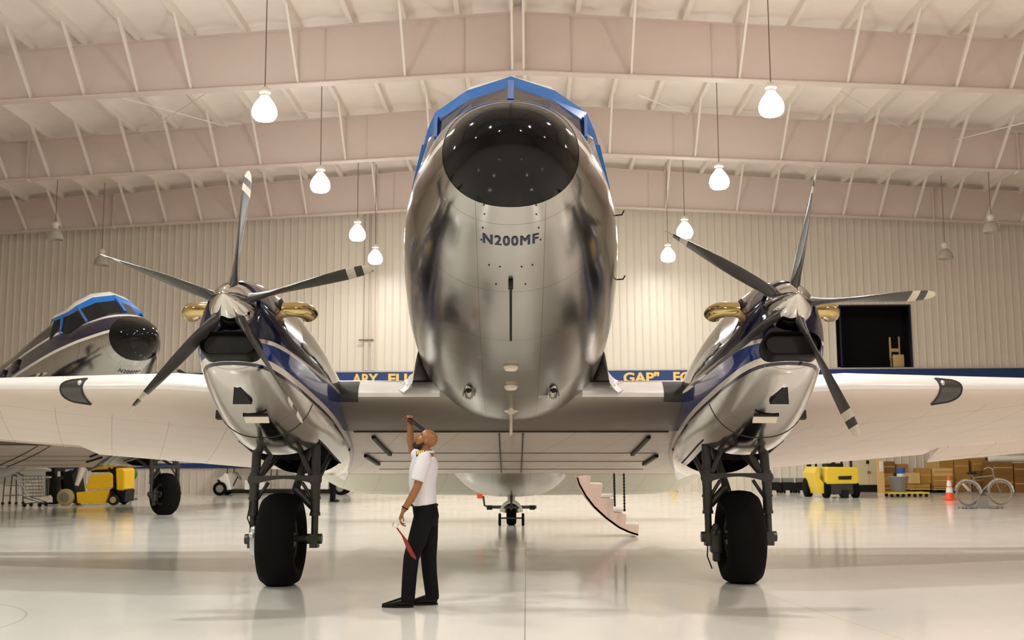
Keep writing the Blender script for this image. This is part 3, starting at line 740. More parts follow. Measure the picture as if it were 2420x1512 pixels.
# tail
def slab(pts_fn,stations,t):
    rings=[]
    for x in stations:
        le,te,h,k=pts_fn(x); r=[]
        for j in range(16):
            a=2*PI*j/16; q=.5+.5*math.cos(a); r.append((x,le+(te-le)*q,h+t*k*math.sin(a)*(1 if q<.9 else .6)))
        rings.append(r)
    return MB().loft(rings,cap=True)
for sgn in (-1,1):
    def stab(x):
        k=abs(x)/4.45; e=math.sqrt(max(.02,1-max(0,(k-.8)/.2)**2)); return 11.0+.75*k+(1-e)*.55,12.05,3.60,max(.3,1-.5*k)*e
    air(slab(stab,[sgn*x for x in (.05,1,2,3,3.6,4.0,4.25,4.38,4.45)],.10),'stabilizer',M['tail'])
    def elev(x):
        k=abs(x)/4.45; e=math.sqrt(max(.02,1-max(0,(k-.72)/.28)**2)); return 0,(1.0-.06*k)*e,0,e
    mb=slab(elev,[sgn*x for x in (.30,1,2,3,3.5,3.9,4.15,4.33,4.42)],.05); rt=Matrix.Rotation(-R(22),3,'X')
    mb.v=[tuple((rt@Vector((x,s,h)))+Vector((0,12.07,3.59))) for x,s,h in mb.v]
    mb.v=[(x,s,h) for x,s,h in mb.v]; air(mb,'elevator',M['tail'])
poly=[(10.2,4.3),(11.3,5.4),(12.2,6.75),(12.7,7.05),(13.1,7.0),(13.2,6.0),(13.2,4.0)]
air(MB().prism(poly,-.07,.07,lambda u,v,d:(d,u,v)),'fin',M['fus'],smooth=0,bevel=.05)
poly=[(13.23,6.95),(13.7,6.9),(14.2,6.2),(14.5,5.2),(14.4,4.3),(14.25,3.5),(13.23,3.45)]
air(MB().prism(poly,-.06,.06,lambda u,v,d:(d,u,v)),'rudder',M['tail'],smooth=0,bevel=.05)
s=6.6; mb=MB(); c=Vector((0,s,cub(ST,s,3)+.03)); mb.loft([[c+Vector((dx,dy,0)) for dx,dy in ((-.03,-.2),(.03,-.2),(.03,.2),(-.03,.2))],[c+Vector((dx,dy,-.26)) for dx,dy in ((-.012,0),(.012,0),(.012,.18),(-.012,.18))]],cap=True)
air(mb,'belly_antenna',mat('brown_black_antenna',(.05,.02,.015,1),.5),fus,smooth=0)

# main landing gear (world axes, beside the root)
def wheel(parent,x,z,rad,wd,yy=0.0):
    hw=wd/2; pr=[(rad*.50,-hw*.55),(rad*.60,-hw*.86),(rad*.74,-hw),(rad*.88,-hw*.9),(rad*.965,-hw*.62),(rad*.99,-hw*.3),(rad,0)]
    pr=pr+[(r,-q) for r,q in reversed(pr[:-1])]
    mb=MB(); rings=[]
    prof=pr; n=48
    mb.lathe(prof,axis='x',n=n)
    zf=-(z-.001)
    mb.v=[(a,b,max(c,zf)) for a,b,c in mb.v]
    for g in (-.25,-.08,.08,.25): pass
    ty=mb.obj('tyre',M['tyre'],parent,loc=(x,yy,z),smooth=60)
    hb=MB().lathe([(.05,-hw*.66),(rad*.15,-hw*.68),(rad*.18,-hw*.5),(rad*.38,-hw*.45),(rad*.44,-hw*.62),(rad*.5,-hw*.6),(rad*.5,hw*.6),(rad*.44,hw*.62),(rad*.38,hw*.45),(rad*.18,hw*.5),(rad*.15,hw*.68),(.05,hw*.66)],axis='x',n=32)
    hb.obj('wheel_hub',M['steel'],ty); return ty
for sgn in (-1,1):
    X=sgn*2.78; xa,xb=(-.35,.40) if sgn<0 else (-.38,.35)
    mb=MB(); zc=1.26; m_=(xa+xb)/2
    for q in (xa,xb):
        dx=.03 if q<m_ else -.03
        mb.tube([(q+dx*.6,.10,1.88),(q+dx*.2,.05,1.30)],.058,12)
        mb.tube([(q+(m_-q)*.16,.05,1.31),(m_+(q-m_)*.13,.12,1.86)],.036,10)
        mb.tube([(q,.02,1.22),(q,.01,.84)],.058,14); mb.tube([(q,.015,1.05),(q,.015,1.02)],.068,14); mb.tube([(q,.01,.86),(q,.01,.82)],.066,14)
        mb.tube([(q,.01,.84),(q,0,.55)],.043,12)
        mb.tube([(q-.09,0,.545),(q+.09,0,.545)],.062,12); mb.box((q,0,.52),(.10,.13,.16))
        mb.torus((q,-.0,1.255),.055,.026,'y',20,8); mb.tube([(q,.03,1.34),(q,.03,1.16)],.06,10)
        mb.tube([(m_+(q-m_)*.55,.04,1.22),(q+(m_-q)*.1,.03,1.02)],.022,8)
    n=10
    mb.loft([[(xa-.05+(xb-xa+.1)*i/n,-.03,zc+.045),(xa-.05+(xb-xa+.1)*i/n,.05,zc+.045),(xa-.05+(xb-xa+.1)*i/n,.05,zc-.075+.08*math.sin(PI*i/n)),(xa-.05+(xb-xa+.1)*i/n,-.03,zc-.075+.08*math.sin(PI*i/n))] for i in range(n+1)],cap=True)
    mb.tube([(xa,0,.55),(xb,0,.55)],.04,12)
    mb.tube([(xb-.1 if sgn<0 else xa+.1,.30,1.75),((m_+.05*-sgn),.16,.95)],.05,10)
    mb.tube([(xb-.04 if sgn<0 else xa+.04,.05,.93),((m_+.12*-sgn),.10,1.14)],.05,10)
    for q in (xa,xb): mb.tube([(q,.02,1.2),(q*.9,1.5,1.62)],.035,8)
    gear=mb.obj('landing_gear',M['steel'],plane,loc=(X,0,0),smooth=40,label='dark steel twin-strut main landing gear')
    wheel(gear,0,.535,.565,.47)
    mb=MB().rbox((-.30,-.02,.50),(.13,.20,.30),.03).ball((-.31,-.10,.66),.05).ball((-.33,-.10,.60),.045).ball((-.27,-.10,.60),.045).rbox((-.29,.0,.36),(.09,.12,.22),.02)
    mb.obj('brake',M['silver'] if sgn<0 else M['steel'],gear,label='brake unit beside the tyre')
    MB().tube([(-.40,-.05,.5),(-.42,-.10,.32),(-.36,-.06,.17)] if sgn>0 else [(xa-.02,-.06,1.0),(xa-.05,-.08,.8),(xa+.02,-.06,.62)],.008,6).obj('brake_hose',M['black'],gear)
# tail wheel
tw=Y0+11.05-Y0
mb=MB().tube([(0,tw+.25,.75),(0,tw+.12,.55),(0,tw+.05,.50)],[.10,.085,.07],12)
for q in (-1,1): mb.tube([(0,tw+.05,.52),(q*.12,tw+.03,.46),(q*.15,tw,.27)],[.06,.05,.04],10)
tg=mb.obj('tail_gear',M['tail'],plane); ty=wheel(tg,0,.255,.265,.22,tw)

# ------------------------------------------------------------------ second aircraft behind on the left
plane2=copy_tree(plane); plane2.location=(-11.33,27.9,0); plane2.rotation_euler=(0,0,R(43))
plane2['label']='dark nosed twin turboprop aircraft with navy band parked far left behind the wing'
for c in list(plane2.children):
    if c.name.startswith('fuselage'):
        for g in list(c.children):
            if g.name.startswith('registration_lettering'): g['label']='small dark blurred registration letters'
# ------------------------------------------------------------------ air stair (first aircraft only), hung from the rear door
a0=wp(1365,1128,20.9); lowp=[(1363,1128),(1368,1146),(1385,1176),(1404,1200),(1432,1226),(1462,1248),(1486,1259),(1508,1266)]
upp=[(1510,1243),(1479,1240),(1480,1215),(1449,1210),(1450,1178),(1420,1176),(1424,1146),(1395,1143),(1396,1124)]
poly=[wp(x,y,20.9) for x,y in lowp+upp]; poly=[(p.x-plane.location.x,max(p.z,.012)) for p in poly]
yb=20.9-Y0
mb=MB(); mb.prism(poly,yb,yb+.035,lambda u,v,d:(u,d,v)); mb.prism(poly,yb+.70,yb+.735,lambda u,v,d:(u,d,v))
lo=[poly[i] for i in range(8)]; mb.loft([[(u,yb,v),(u,yb+.735,v),(u+.02,yb+.735,v+.03),(u+.02,yb,v+.03)] for u,v in lo],cap=True)
M['pinkw']=mat('pinkish_white_paint',srgb(224,200,186),.4)
stair=mb.obj('air_stair',M['pinkw'],plane,smooth=30,label='pinkish white folding air stair with curved underside')
for x0,x1,py in ((1396,1424,1145),(1420,1452,1172),(1449,1480,1206),(1479,1510,1240)):
    a=wp(x0-8,py,20.9); b=wp(x1,py,20.9)
    MB().box(((a.x+b.x)/2-plane.location.x,yb+.367,a.z),(b.x-a.x,.70,.045)).obj('step',M['white'],stair,bevel=.005)
for px,p0,p1 in ((1452,1108,1196),(1475,1104,1208)):
    a,b=wp(px-1,p0,20.8),wp(px+1,p1,20.8); mb=MB(); n=14
    for i in range(n):
        q=a.lerp(b,(i+.5)/n); mb.ball((q.x-plane.location.x,q.y-Y0,q.z),(.022,.022,.034 if i%2 else .03),8,6)
    mb.tube([(a.x-plane.location.x,a.y-Y0,a.z),(b.x-plane.location.x,b.y-Y0,b.z)],.012,6); mb.obj('handrail_chain',M['black'],stair)

# ------------------------------------------------------------------ people
M['skin']=mat('skin',srgb(150,98,58),.45,0,.05,20); M['shirt']=mat('white_shirt_cotton',srgb(226,222,226),.8,0,.03,14,bump=.35,bscale=9)
M['trouser']=mat('black_trousers',(.005,.005,.006,1),.8,0,.2,12,bump=.2,bscale=9,spec=.15); M['shoe']=mat('black_leather',(.005,.0045,.0045,1),.3,0,.2,spec=.2)
M['beard']=mat('dark_beard',(.018,.012,.009,1),.8,0,.3,60,bump=.6,bscale=220); M['eye']=mat('eye_white',srgb(220,212,205),.3); M['iris']=mat('brown_iris',(.03,.018,.01,1),.2)
M['gold_braid']=mat('gold_braid',srgb(232,182,30),.4); M['red']=mat('red_webbing',srgb(138,40,26),.7,0,.1); M['torch']=mat('black_torch',(.012,.013,.014,1),.35)
def solid(o,vox,sm=6,fac=.5):
    m=o.modifiers.new('merge','REMESH'); m.mode='VOXEL'; m.voxel_size=vox; m.use_smooth_shade=True
    if sm: q=o.modifiers.new('smooth','SMOOTH'); q.iterations=sm; q.factor=fac
    return o
def hand(mb,wr,dirv,palmn,thumb,curl,size=1.0,spread=.06):
    """wrist, direction to the fingers, palm normal (towards the palm side), thumb side sign, curl in radians per joint"""
    d=Vector(dirv).normalized(); n=Vector(palmn); n=(n-d*n.dot(d)).normalized(); side=d.cross(n)*thumb
    wr=Vector(wr); k=size
    mb.tube([wr-d*.03,wr+d*.02*k,wr+d*.055*k,wr+d*.095*k],[(.020,.026),(.019*k,.033*k),(.018*k,.041*k),(.014*k,.039*k)],12,up=n)
    L=[(.030,.036,.70),(.010,.040,.78),(-.010,.037,.74),(-.029,.029,.58)]
    for i,(off,_,ln) in enumerate(L):
        p=wr+d*.088*k+side*off*k; dd=(d+side*(off*spread*30*.1)).normalized(); pts=[p-dd*.012,p]; r=[.0095*k,.0095*k]
        cu=curl if not isinstance(curl,(list,tuple)) else curl[i]
        for j,seg in enumerate((.046,.030,.024)):
            ax=dd.cross(n).normalized(); dd=(Matrix.Rotation(cu*(1.0,1.15,.8)[j],3,ax)@dd).normalized()
            p=p+dd*seg*ln*1.35*k; pts.append(p); r.append((.0088,.0082,.0068)[j]*k)
        mb.tube(pts,r,8); mb.ball(pts[-1],r[-1],8,6)
    p=wr+d*.028*k+side*.030*k; dd=(d*.55+side*.75+n*.35).normalized(); pts=[p-dd*.015,p]; r=[.014*k,.013*k]
    for seg in (.038,.030,.024):
        p=p+dd*seg*k; pts.append(p); r.append(.0098*k); dd=(dd+d*.45+n*.25).normalized()
    mb.tube(pts,r,8); mb.ball(pts[-1],.0095*k,8,6)
def head(mb,c,f,u,k=1.0):
    """head centre, facing direction, up direction"""
    f=Vector(f).normalized(); u=Vector(u); u=(u-f*u.dot(f)).normalized(); s=f.cross(u); m=Matrix((f,s,u)).transposed()
    P=lambda a,b,cc:Vector(c)+m@Vector((a*k,b*k,cc*k))
    mb.ball(P(-.012,0,.030),(.098*k,.077*k,.092*k),24,16,m)                 # skull
    mb.ball(P(.032,0,-.045),(.060*k,.062*k,.078*k),20,14,m)                 # face
    mb.ball(P(.050,0,-.100),(.032*k,.036*k,.026*k),14,10,m)                 # chin
    mb.ball(P(.070,0,.022),(.018*k,.052*k,.014*k),14,8,m)                   # brow
    mb.tube([P(.082,0,.012),P(.100,0,-.012),P(.113,0,-.036)],[.009*k,.011*k,.014*k],10); mb.ball(P(.103,0,-.041),(.015*k,.018*k,.010*k),10,8,m)
    mb.ball(P(.086,0,-.066),(.012*k,.024*k,.006*k),10,6,m); mb.ball(P(.083,0,-.078),(.012*k,.021*k,.006*k),10,6,m)
    for q in (-1,1):
        mb.ball(P(.056,q*.040,-.030),(.022*k,.020*k,.018*k),10,8,m); mb.ball(P(-.006,q*.078,-.012),(.018*k,.009*k,.031*k),12,8,m@Euler((0,-.25,q*.3)).to_matrix())
        mb.ball(P(-.010,q*.083,-.012),(.012*k,.006*k,.024*k),10,6,m)
    return P,m
def pv(px,py,Y): return wp(px,py,Y)
YM=11.62
man=thing('person','bald bearded man in white pilot shirt looking up with one arm raised','person',(pv(995,1428,YM).x,YM,0))
O=Vector(man.location)
def q(px,py,dy=0.0): return wp(px,py,YM+dy)-O
body=MB()
hc=q(1007,1040); fdir=Vector((-.80,-.12,.58)); udir=Vector((.58,0,.80))
P,HM=head(body,hc,fdir,udir)
neck=q(1008,1069); body.tube([P(-.02,0,-.02),P(-.035,0,-.09),neck+Vector((.0,0,.01)),neck+Vector((.01,0,-.06))],[.055,.056,.06,.075],16)
chest=q(1001,1110); waist=q(1002,1165); pel=q(1006,1205)
body.tube([neck+Vector((.012,0,-.04)),q(1004,1082),chest,waist,pel,q(1006,1235)],[(.06,.07),(.09,.17),(.115,.165),(.105,.145),(.11,.15),(.09,.13)],20,up=(1,0,0))
shn=q(1003,1083,-.185); shf=q(1003,1081,.185)
eln=q(986,1150,-.235); wrn=q(953,1207,-.235)
body.tube([shn,q(995,1118,-.22),eln,q(972,1178,-.24),wrn],[.052,.049,.042,.041,.028],14)
elf=q(976,1069,.40); wrf=q(969,1003,.34)
body.tube([shf,q(988,1076,.30),elf,q(970,1038,.37),wrf],[.052,.048,.042,.042,.028],14)
# legs (front leg = left, nearer the camera)
hl=q(1003,1222,-.09); hr_=q(1012,1222,.09)
kl=q(972,1318,-.10); kr=q(1013,1318,.09); al=Vector((q(962,1412,-.10).x,-.10,.085)); ar=Vector((q(1019,1412,.09).x,.09,.085))
body.tube([hl+Vector((0,0,.05)),hl.lerp(kl,.5),kl,kl.lerp(al,.35),al],[.080,.072,.054,.054,.038],14)
body.tube([hr_+Vector((0,0,.05)),hr_.lerp(kr,.5),kr,kr.lerp(ar,.35),ar],[.080,.072,.054,.054,.038],14)
for a_ in (al,ar): body.tube([a_,a_+Vector((-.05,0,-.045)),a_+Vector((-.17,0,-.062))],[.036,.034,.02],10)
hand(body,wrn,(-.36,-.05,-.93),(.9,.1,-.3),1,(.55,.6,.6,.65),1.0)
fl0=wp(999,1014,YM+.30)-O; fl1=wp(966,990,YM+.30)-O; fax=(fl1-fl0).normalized()
hand(body,wrf,(-.12,-.25,1),(.35,-1,0),-1,(1.0,1.05,1.1,1.1),.95)
bo=solid(body.obj('body',M['skin'],man),.0062,3)
# beard, eyes
bm2=MB()
bm2.ball(P(.052,0,-.108),(.040,.044,.034),18,12,HM); bm2.ball(P(.020,0,-.092),(.050,.062,.036),18,12,HM); bm2.ball(P(.074,0,-.088),(.020,.032,.012),12,8,HM); bm2.ball(P(.090,0,-.060),(.010,.027,.0055),12,8,HM)
for sd in (-1,1): bm2.tube([P(.0,sd*.070,-.03),P(.012,sd*.069,-.06),P(.03,sd*.060,-.095),P(.05,sd*.035,-.112)],[.010,.015,.020,.022],10)
solid(bm2.obj('beard',M['beard'],man),.005,2)
for sd in (-1,1):
    e=MB().ball(P(.066,sd*.031,-.002),.0125,12,8).obj('eye',M['eye'],man); MB().ball(P(.0765,sd*.031,.0),(.003,.006,.006),8,6,HM).obj('iris',M['iris'],e)
    MB().tube([P(.083,sd*.014,.027),P(.081,sd*.034,.033),P(.070,sd*.052,.026)],[.004,.005,.003],6).obj('eyebrow',M['beard'],man)
# shirt with short sleeves
sh=MB()
sh.tube([neck+Vector((.008,0,-.035)),q(1004,1078),q(1002,1090),chest,q(998,1140),q(1000,1165),q(1003,1193)],[(.072,.085),(.110,.180),(.132,.205),(.150,.205),(.142,.185),(.135,.175),(.130,.172)],24,up=(1,0,0))
sh.tube([shn+Vector((.01,.05,.01)),shn,q(994,1112,-.225),q(987,1136,-.24)],[.066,.076,.078,.078],16)
sh.tube([shf+Vector((.01,-.05,.01)),shf,q(992,1077,.29),q(984,1072,.35)],[.066,.074,.074,.074],16)
sh.ball(q(1022,1100),(.06,.15,.10),16,10)
so=solid(sh.obj('shirt',M['shirt'],man),.009,5)
cl=MB().torus(neck+Vector((.004,0,.005)),.066,.014,'z',24,8); cl.tube([neck+Vector((-.055,-.035,.0)),neck+Vector((-.085,-.03,-.05))],[(.012,.03),(.006,.02)],8); cl.tube([neck+Vector((-.055,.035,.0)),neck+Vector((-.085,.03,-.05))],[(.012,.03),(.006,.02)],8); cl.obj('collar',M['shirt'],so)
for yy,sh_ in ((-.155,0),(.155,1)):
    sg_=-1 if yy<0 else 1; a=q(997,1074)+Vector((0,yy,.012)); nn=Vector((-.15,.50*sg_,.85)).normalized(); t_=Vector((-1,0,-.1)); uu=(t_-nn*t_.dot(nn)).normalized()
    ep=MB().bar(a-uu*.045,a+uu*.045,.075,.022,up=nn).obj('epaulette',M['trouser'],so,bevel=.003)
    for k_ in range(4): MB().bar(a+nn*.011+uu*(-.038+.02*k_),a+nn*.011+uu*(-.022+.02*k_),.070,.008,up=nn).obj('gold_stripe',M['gold_braid'],ep,smooth=0)
# trousers, belt, shoes, watch
tr=MB()
tr.tube([q(1003,1191),q(1005,1203),q(1008,1222),q(1007,1240)],[(.128,.165),(.130,.168),(.132,.172),(.11,.15)],24,up=(1,0,0))
tr.tube([hl+Vector((.0,0,.03)),hl.lerp(kl,.5),kl,kl.lerp(al,.4),al+Vector((.01,0,.02)),al+Vector((.008,0,-.025))],[(.105,.098),(.098,.092),(.082,.078),(.077,.074),(.072,.07),(.074,.072)],18)
tr.tube([hr_+Vector((.0,0,.03)),hr_.lerp(kr,.5),kr,kr.lerp(ar,.4),ar+Vector((.01,0,.02)),ar+Vector((.008,0,-.025))],[(.108,.098),(.100,.092),(.084,.078),(.078,.074),(.072,.07),(.074,.072)],18)
to=solid(tr.obj('trousers',M['trouser'],man),.010,4)
MB().torus(q(1003,1193),.13,.016,'z',28,8).obj('belt',M['shoe'],to)
for a_,yaw in ((al,.05),(ar,-.1)):
    b_=MB(); f=Vector((-math.cos(yaw),math.sin(yaw),0)); z=lambda v,h:Vector((v.x,v.y,h))
    b_.tube([z(a_+f*-.065,.05),z(a_+f*-.02,.062),z(a_+f*.06,.055),z(a_+f*.14,.040),z(a_+f*.20,.030),z(a_+f*.255,.026)],[(.040,.034),(.055,.040),(.048,.042),(.036,.045),(.027,.040),(.014,.016)],16,up=(0,0,1))
    b_.v=[(x,y,max(zz,.016)) for x,y,zz in b_.v]; so_=b_.obj('shoe',M['shoe'],man)
    n_=20; sl=MB(); out=[]
    for i in range(n_):
        t_=2*PI*i/n_; out.append(a_+f*(.095+.165*math.cos(t_))+Vector((-f.y,f.x,0))*(.043*math.sin(t_)*(1-.25*math.cos(t_))))
    sl.loft([[z(v,.001) for v in out],[z(v,.020) for v in out]],cap=True); sl.obj('sole',M['black'],so_)
wd=(wrn-eln).normalized(); MB().torus(wrn-wd*.035,.032,.007,'z',20,8,rot=wd.to_track_quat('Z','Y').to_matrix()).obj('watch',M['black'],man)
# torch in the raised hand, tag streamer in the lowered hand
to_=thing('torch','black torch held up in the raised hand of the bald man','torch',O+fl0)
L_=(fl1-fl0).length; rm=fax.to_track_quat('Z','Y').to_matrix()
MB().lathe([(.016,-.02),(.018,0),(.018,L_*.72),(.021,L_*.76),(.028,L_*.86),(.029,L_*1.02),(.024,L_*1.03)],n=18,rot=rm).obj('barrel',M['torch'],to_)
MB().lathe([(.001,L_*1.025),(.023,L_*1.026),(.023,L_*1.034),(.001,L_*1.035)],n=16,rot=rm).obj('lens',M['lens'],to_)
MB().bar(rm@Vector((.019,0,L_*.5)),rm@Vector((.019,0,L_*.72)),.012,.008).obj('switch',M['red'],to_,label='red strip on the barrel')
tag0=q(946,1246,-.24)
rb=thing('streamer','long red ribbon tag hanging from the lowered hand of the bald man','ribbon',O+tag0)
mb=MB(); path=[Vector((0,0,0))]
pp=[q(938,1247,-.24),q(951,1265,-.245),q(958,1277,-.26),q(966,1294,-.275),(q(975,1311,-.275)),q(983,1321,-.26)]
rings=[]
for i,p in enumerate(pp):
    w_=(.007,.009,.018,.023,.020,.008)[i]; p=p-tag0; d=Vector((.85,.15*math.sin(i),.5)).normalized()
    rings.append([p+d*w_+Vector((0,.002,0)),p-d*w_+Vector((0,.002,0)),p-d*w_-Vector((0,.002,0)),p+d*w_-Vector((0,.002,0))])
mb.loft(rings,cap=True); mb.obj('webbing',M['red'],rb)
h0=q(938,1243,-.24)-tag0
MB().tube([q(930,1233,-.24)-tag0,q(928,1242,-.24)-tag0,q(935,1246,-.24)-tag0,q(940,1243,-.24)-tag0,q(943,1236,-.24)-tag0],.005,8).obj('hook',M['silver'],rb)

# dark-trousered person standing far behind, beside the shuttle cart
gm=gp(786,1186)
m2=thing('person','person in dark trousers standing behind the left main wheel beside the white cart','person',(gm.x,gm.y,0))
b2=MB(); P2,_=head(b2,Vector((0,0,1.63)),(1,-.1,0),(0,0,1)); b2.tube([(0,0,1.55),(0,0,1.46),(0,0,1.38)],[.055,.057,.08],14)
b2.tube([(0,0,1.45),(0,0,1.38),(0,0,1.25),(0,0,1.05),(0,0,.92),(0,0,.85)],[(.06,.10),(.10,.18),(.115,.17),(.10,.14),(.11,.155),(.09,.14)],18,up=(1,0,0))
for sd in (-1,1):
    b2.tube([(0,sd*.19,1.38),(.0,sd*.23,1.1),(.06,sd*.24,.86)],[.05,.042,.03],12); hand(b2,(.06,sd*.24,.86),(.15,0,-1),(.2,-sd,0),1,(.3,.35,.35,.4))
    b2.tube([(0,sd*.09,.9),(.01,sd*.095,.5),(0,sd*.10,.08)],[.085,.056,.038],12); b2.tube([(0,sd*.10,.08),(.08,sd*.10,.04),(.17,sd*.10,.03)],[.036,.034,.02],10)
solid(b2.obj('body',M['skin'],m2),.010,3)
b2=MB(); b2.tube([(0,0,1.46),(0,0,1.40),(0,0,1.25),(0,0,1.02),(0,0,.90)],[(.08,.10),(.12,.19),(.14,.20),(.125,.17),(.13,.18)],20,up=(1,0,0))
for sd in (-1,1): b2.tube([(0,sd*.15,1.39),(0,sd*.20,1.34),(.0,sd*.23,1.12),(.05,sd*.24,.92)],[.065,.068,.06,.045],14)
solid(b2.obj('shirt',M['black'],m2),.012,4)
b2=MB(); b2.tube([(0,0,1.0),(0,0,.92),(0,0,.82)],[(.13,.17),(.135,.175),(.12,.16)],20,up=(1,0,0))
for sd in (-1,1): b2.tube([(0,sd*.085,.88),(.01,sd*.095,.5),(0,sd*.10,.06)],[.105,.088,.078],14)
solid(b2.obj('trousers',M['trouser'],m2),.012,4)
for sd in (-1,1):
    b2=MB().tube([(-.07,sd*.10,.045),(0,sd*.10,.06),(.10,sd*.10,.05),(.19,sd*.10,.032),(.22,sd*.10,.03)],[(.035,.034),(.05,.042),(.042,.045),(.028,.042),(.014,.02)],14,up=(0,0,1)); b2.v=[(x,y,max(z,.001)) for x,y,z in b2.v]; b2.obj('shoe',M['shoe'],m2)
MB().ball((0,0,1.69),(.105,.085,.085),18,12).obj('hair',M['beard'],m2)

# ------------------------------------------------------------------ tail wheel dolly
gd=gp(1209,1240)
dl=thing('tow_dolly','dark tail wheel towing dolly with two small wheels and a red flag','dolly',(-.02,gd.y-.42,0))
D=lambda px,py:(wp(px,py,gd.y-.42)-Vector(dl.location))
mb=MB().tube([D(1150,1198),D(1268,1198)],.035,10); mb.obj('handle_bar',M['steel'],dl)
mb=MB().tube([D(1180,1224),D(1237,1224)],.018,8); mb.obj('axle',M['steel'],dl)
mb=MB().torus(Vector((0,-.02,.30)),.22,.035,'y',24,8,a0=0,a1=PI); mb.obj('yoke',M['tail'],dl)
for px in (1181,1236):
    c=D(px,1224); MB().lathe([(.03,-.03),(.125,-.03),(.14,-.01),(.14,.01),(.125,.03),(.03,.03)],(c.x,c.y,.14),'x',24).obj('wheel',M['tyre'],dl)
up_=MB().tube([D(1156,1199),D(1145,1194),D(1142,1172)],.022,8).obj('upright',M['steel'],dl); a=D(1134,1172)
M['orange']=mat('orange_red_plastic',srgb(245,78,18),.5,0,.05)
MB().box(a,(.12,.03,.10)).obj('flag',M['orange'],up_,smooth=0,label='orange red flag')
for px in (1157,1258): a=D(px,1199); MB().tube([a+Vector((-.06,0,0)),a+Vector((.06,0,0))],.05,12).obj('grip',M['black'],dl)

# ------------------------------------------------------------------ things along the back of the hangar
M['yel']=mat('yellow_machine_paint',srgb(246,196,8),.35,0,.04,coat=.2); M['yel2']=mat('faded_yellow_paint',srgb(226,196,52),.4,0,.05)
M['rimtan']=mat('tan_wheel_paint',srgb(176,158,96),.5); M['grey']=mat('mid_grey_plastic',srgb(128,126,120),.5); M['green']=mat('green_hose',srgb(36,104,52),.5)
M['card']=mat('brown_cardboard',srgb(172,128,62),.8,0,.08,4); M['card2']=mat('pale_cardboard',srgb(204,170,110),.8,0,.06,4); M['card3']=mat('dark_cardboard',srgb(128,92,40),.8,0,.08,4)
M['beige']=mat('beige_cabinet_paint',srgb(204,192,158),.5); M['board']=mat('tan_plywood',srgb(222,182,122),.6); M['blue2']=mat('blue_plastic',srgb(40,84,150),.5)
M['dgreen']=mat('dark_green_plastic',srgb(30,52,36),.6); M['wire']=mat('wire_steel',(.25,.24,.22,1),.35,.8)
def disc(mb,c,r,w,axis='y',n=28): return mb.lathe([(r*.1,-w/2),(r*.9,-w/2),(r,-w/2+.02),(r,w/2-.02),(r*.9,w/2),(r*.1,w/2)],c,axis,n)
# yellow forklift, side on, mast to the left
g=gp(157,1194); yf=g.y; fx=lambda px,py:(wp(px,py,yf)-Vector((g.x,yf,0)))
fl=thing('forklift','yellow forklift seen side on with black mast, under the left wing','forklift',(g.x,yf,0))
def poly3(pts,y0,y1): 
    pp=[fx(*a) for a in pts]; return MB().prism([(p.x,max(p.z,.02)) for p in pp],y0,y1,lambda u,v,d:(u,d,v))
poly3([(181,1172),(183,1189),(250,1189),(259,1157),(181,1163)],-.02,.95).obj('lower_panel',M['yel'],fl,smooth=0,bevel=.02)
poly3([(202,1150),(215,1122),(262,1117),(266,1122),(266,1153),(206,1158)],0,.93).obj('engine_cover',M['yel'],fl,smooth=0,bevel=.03)
poly3([(273,1106),(293,1106),(296,1112),(295,1155),(291,1159),(275,1158)],-.02,.95).obj('counterweight',M['yel'],fl,smooth=0,bevel=.05)
poly3([(183,1163),(260,1156),(296,1158),(293,1186),(255,1190),(262,1160),(258,1110),(272,1104),(272,1160),(184,1166)],.05,.90).obj('chassis',M['black'],fl,smooth=0)
poly3([(150,1116),(168,1110),(176,1163),(182,1176),(150,1176)],.03,.9).obj('front_cowl',M['black'],fl,smooth=0)
mb=MB()
for yy in (.12,.80):
    a,b=fx(127,1192),fx(122,1010); mb.bar((a.x,yy,.03),(b.x,yy,b.z),.16,.10)
for py in (1110,1130,1170): 
    a=fx(124,py); mb.box((a.x,.46,a.z),(.12,.80,.10))
mb.obj('mast',M['black'],fl,smooth=0)
mb=MB(); a=fx(112,1150); mb.box((a.x,.46,a.z),(.08,1.0,.55)); a=fx(108,1120); mb.box((a.x,.46,a.z),(.18,.5,.16)); mb.obj('fork_carriage',M['black'],fl,smooth=0)
for yy in (.2,.72): MB().box((fx(101,1190).x,yy,.05),(.45,.12,.04)).obj('fork',M['black'],fl,smooth=0)
a=fx(157,1175); 
for px,py,r,yy,m_ in ((157,1174,.262,-.06,'rimtan'),(157,1174,.262,.96,'rimtan'),(270,1179,.17,-.03,'rimtan'),(270,1179,.17,.92,'rimtan')):
    a=fx(px,py); t_=disc(MB(),(a.x,yy,r),r,.18).obj('tyre',M['rimtan'] if r>.2 else M['black'],fl); disc(MB(),(a.x,yy-.01,r),r*.62,.19).obj('hub',M['grey'] if r>.2 else M['rimtan'],t_)
poly3([(190,1086),(255,1085),(256,1101),(247,1101),(246,1098),(190,1097)],-.02,.95).obj('overhead_guard',M['yel'],fl,smooth=0)
for px0,py0,px1,py1 in ((170,1118,192,1090),(263,1112,252,1100)):
    for yy in (.05,.88):
        a,b=fx(px0,py0),fx(px1,py1); MB().bar((a.x,yy,a.z),(b.x,yy,b.z),.06,.06).obj('guard_post',M['black'],fl,smooth=0)
a=fx(228,1110); st_=MB().rbox((a.x,.46,a.z),(.55,.5,.16),.05).obj('seat',M['black'],fl); MB().rbox((a.x+.05,.40,a.z+.05),(.50,.5,.09),.04).obj('seat_cushion',M['yel'],st_)
a,b=fx(178,1147),fx(194,1104); MB().tube([(a.x,.1,a.z),(b.x,.1,b.z)],[.07,.13],10).obj('steering_column',M['cap'],fl)
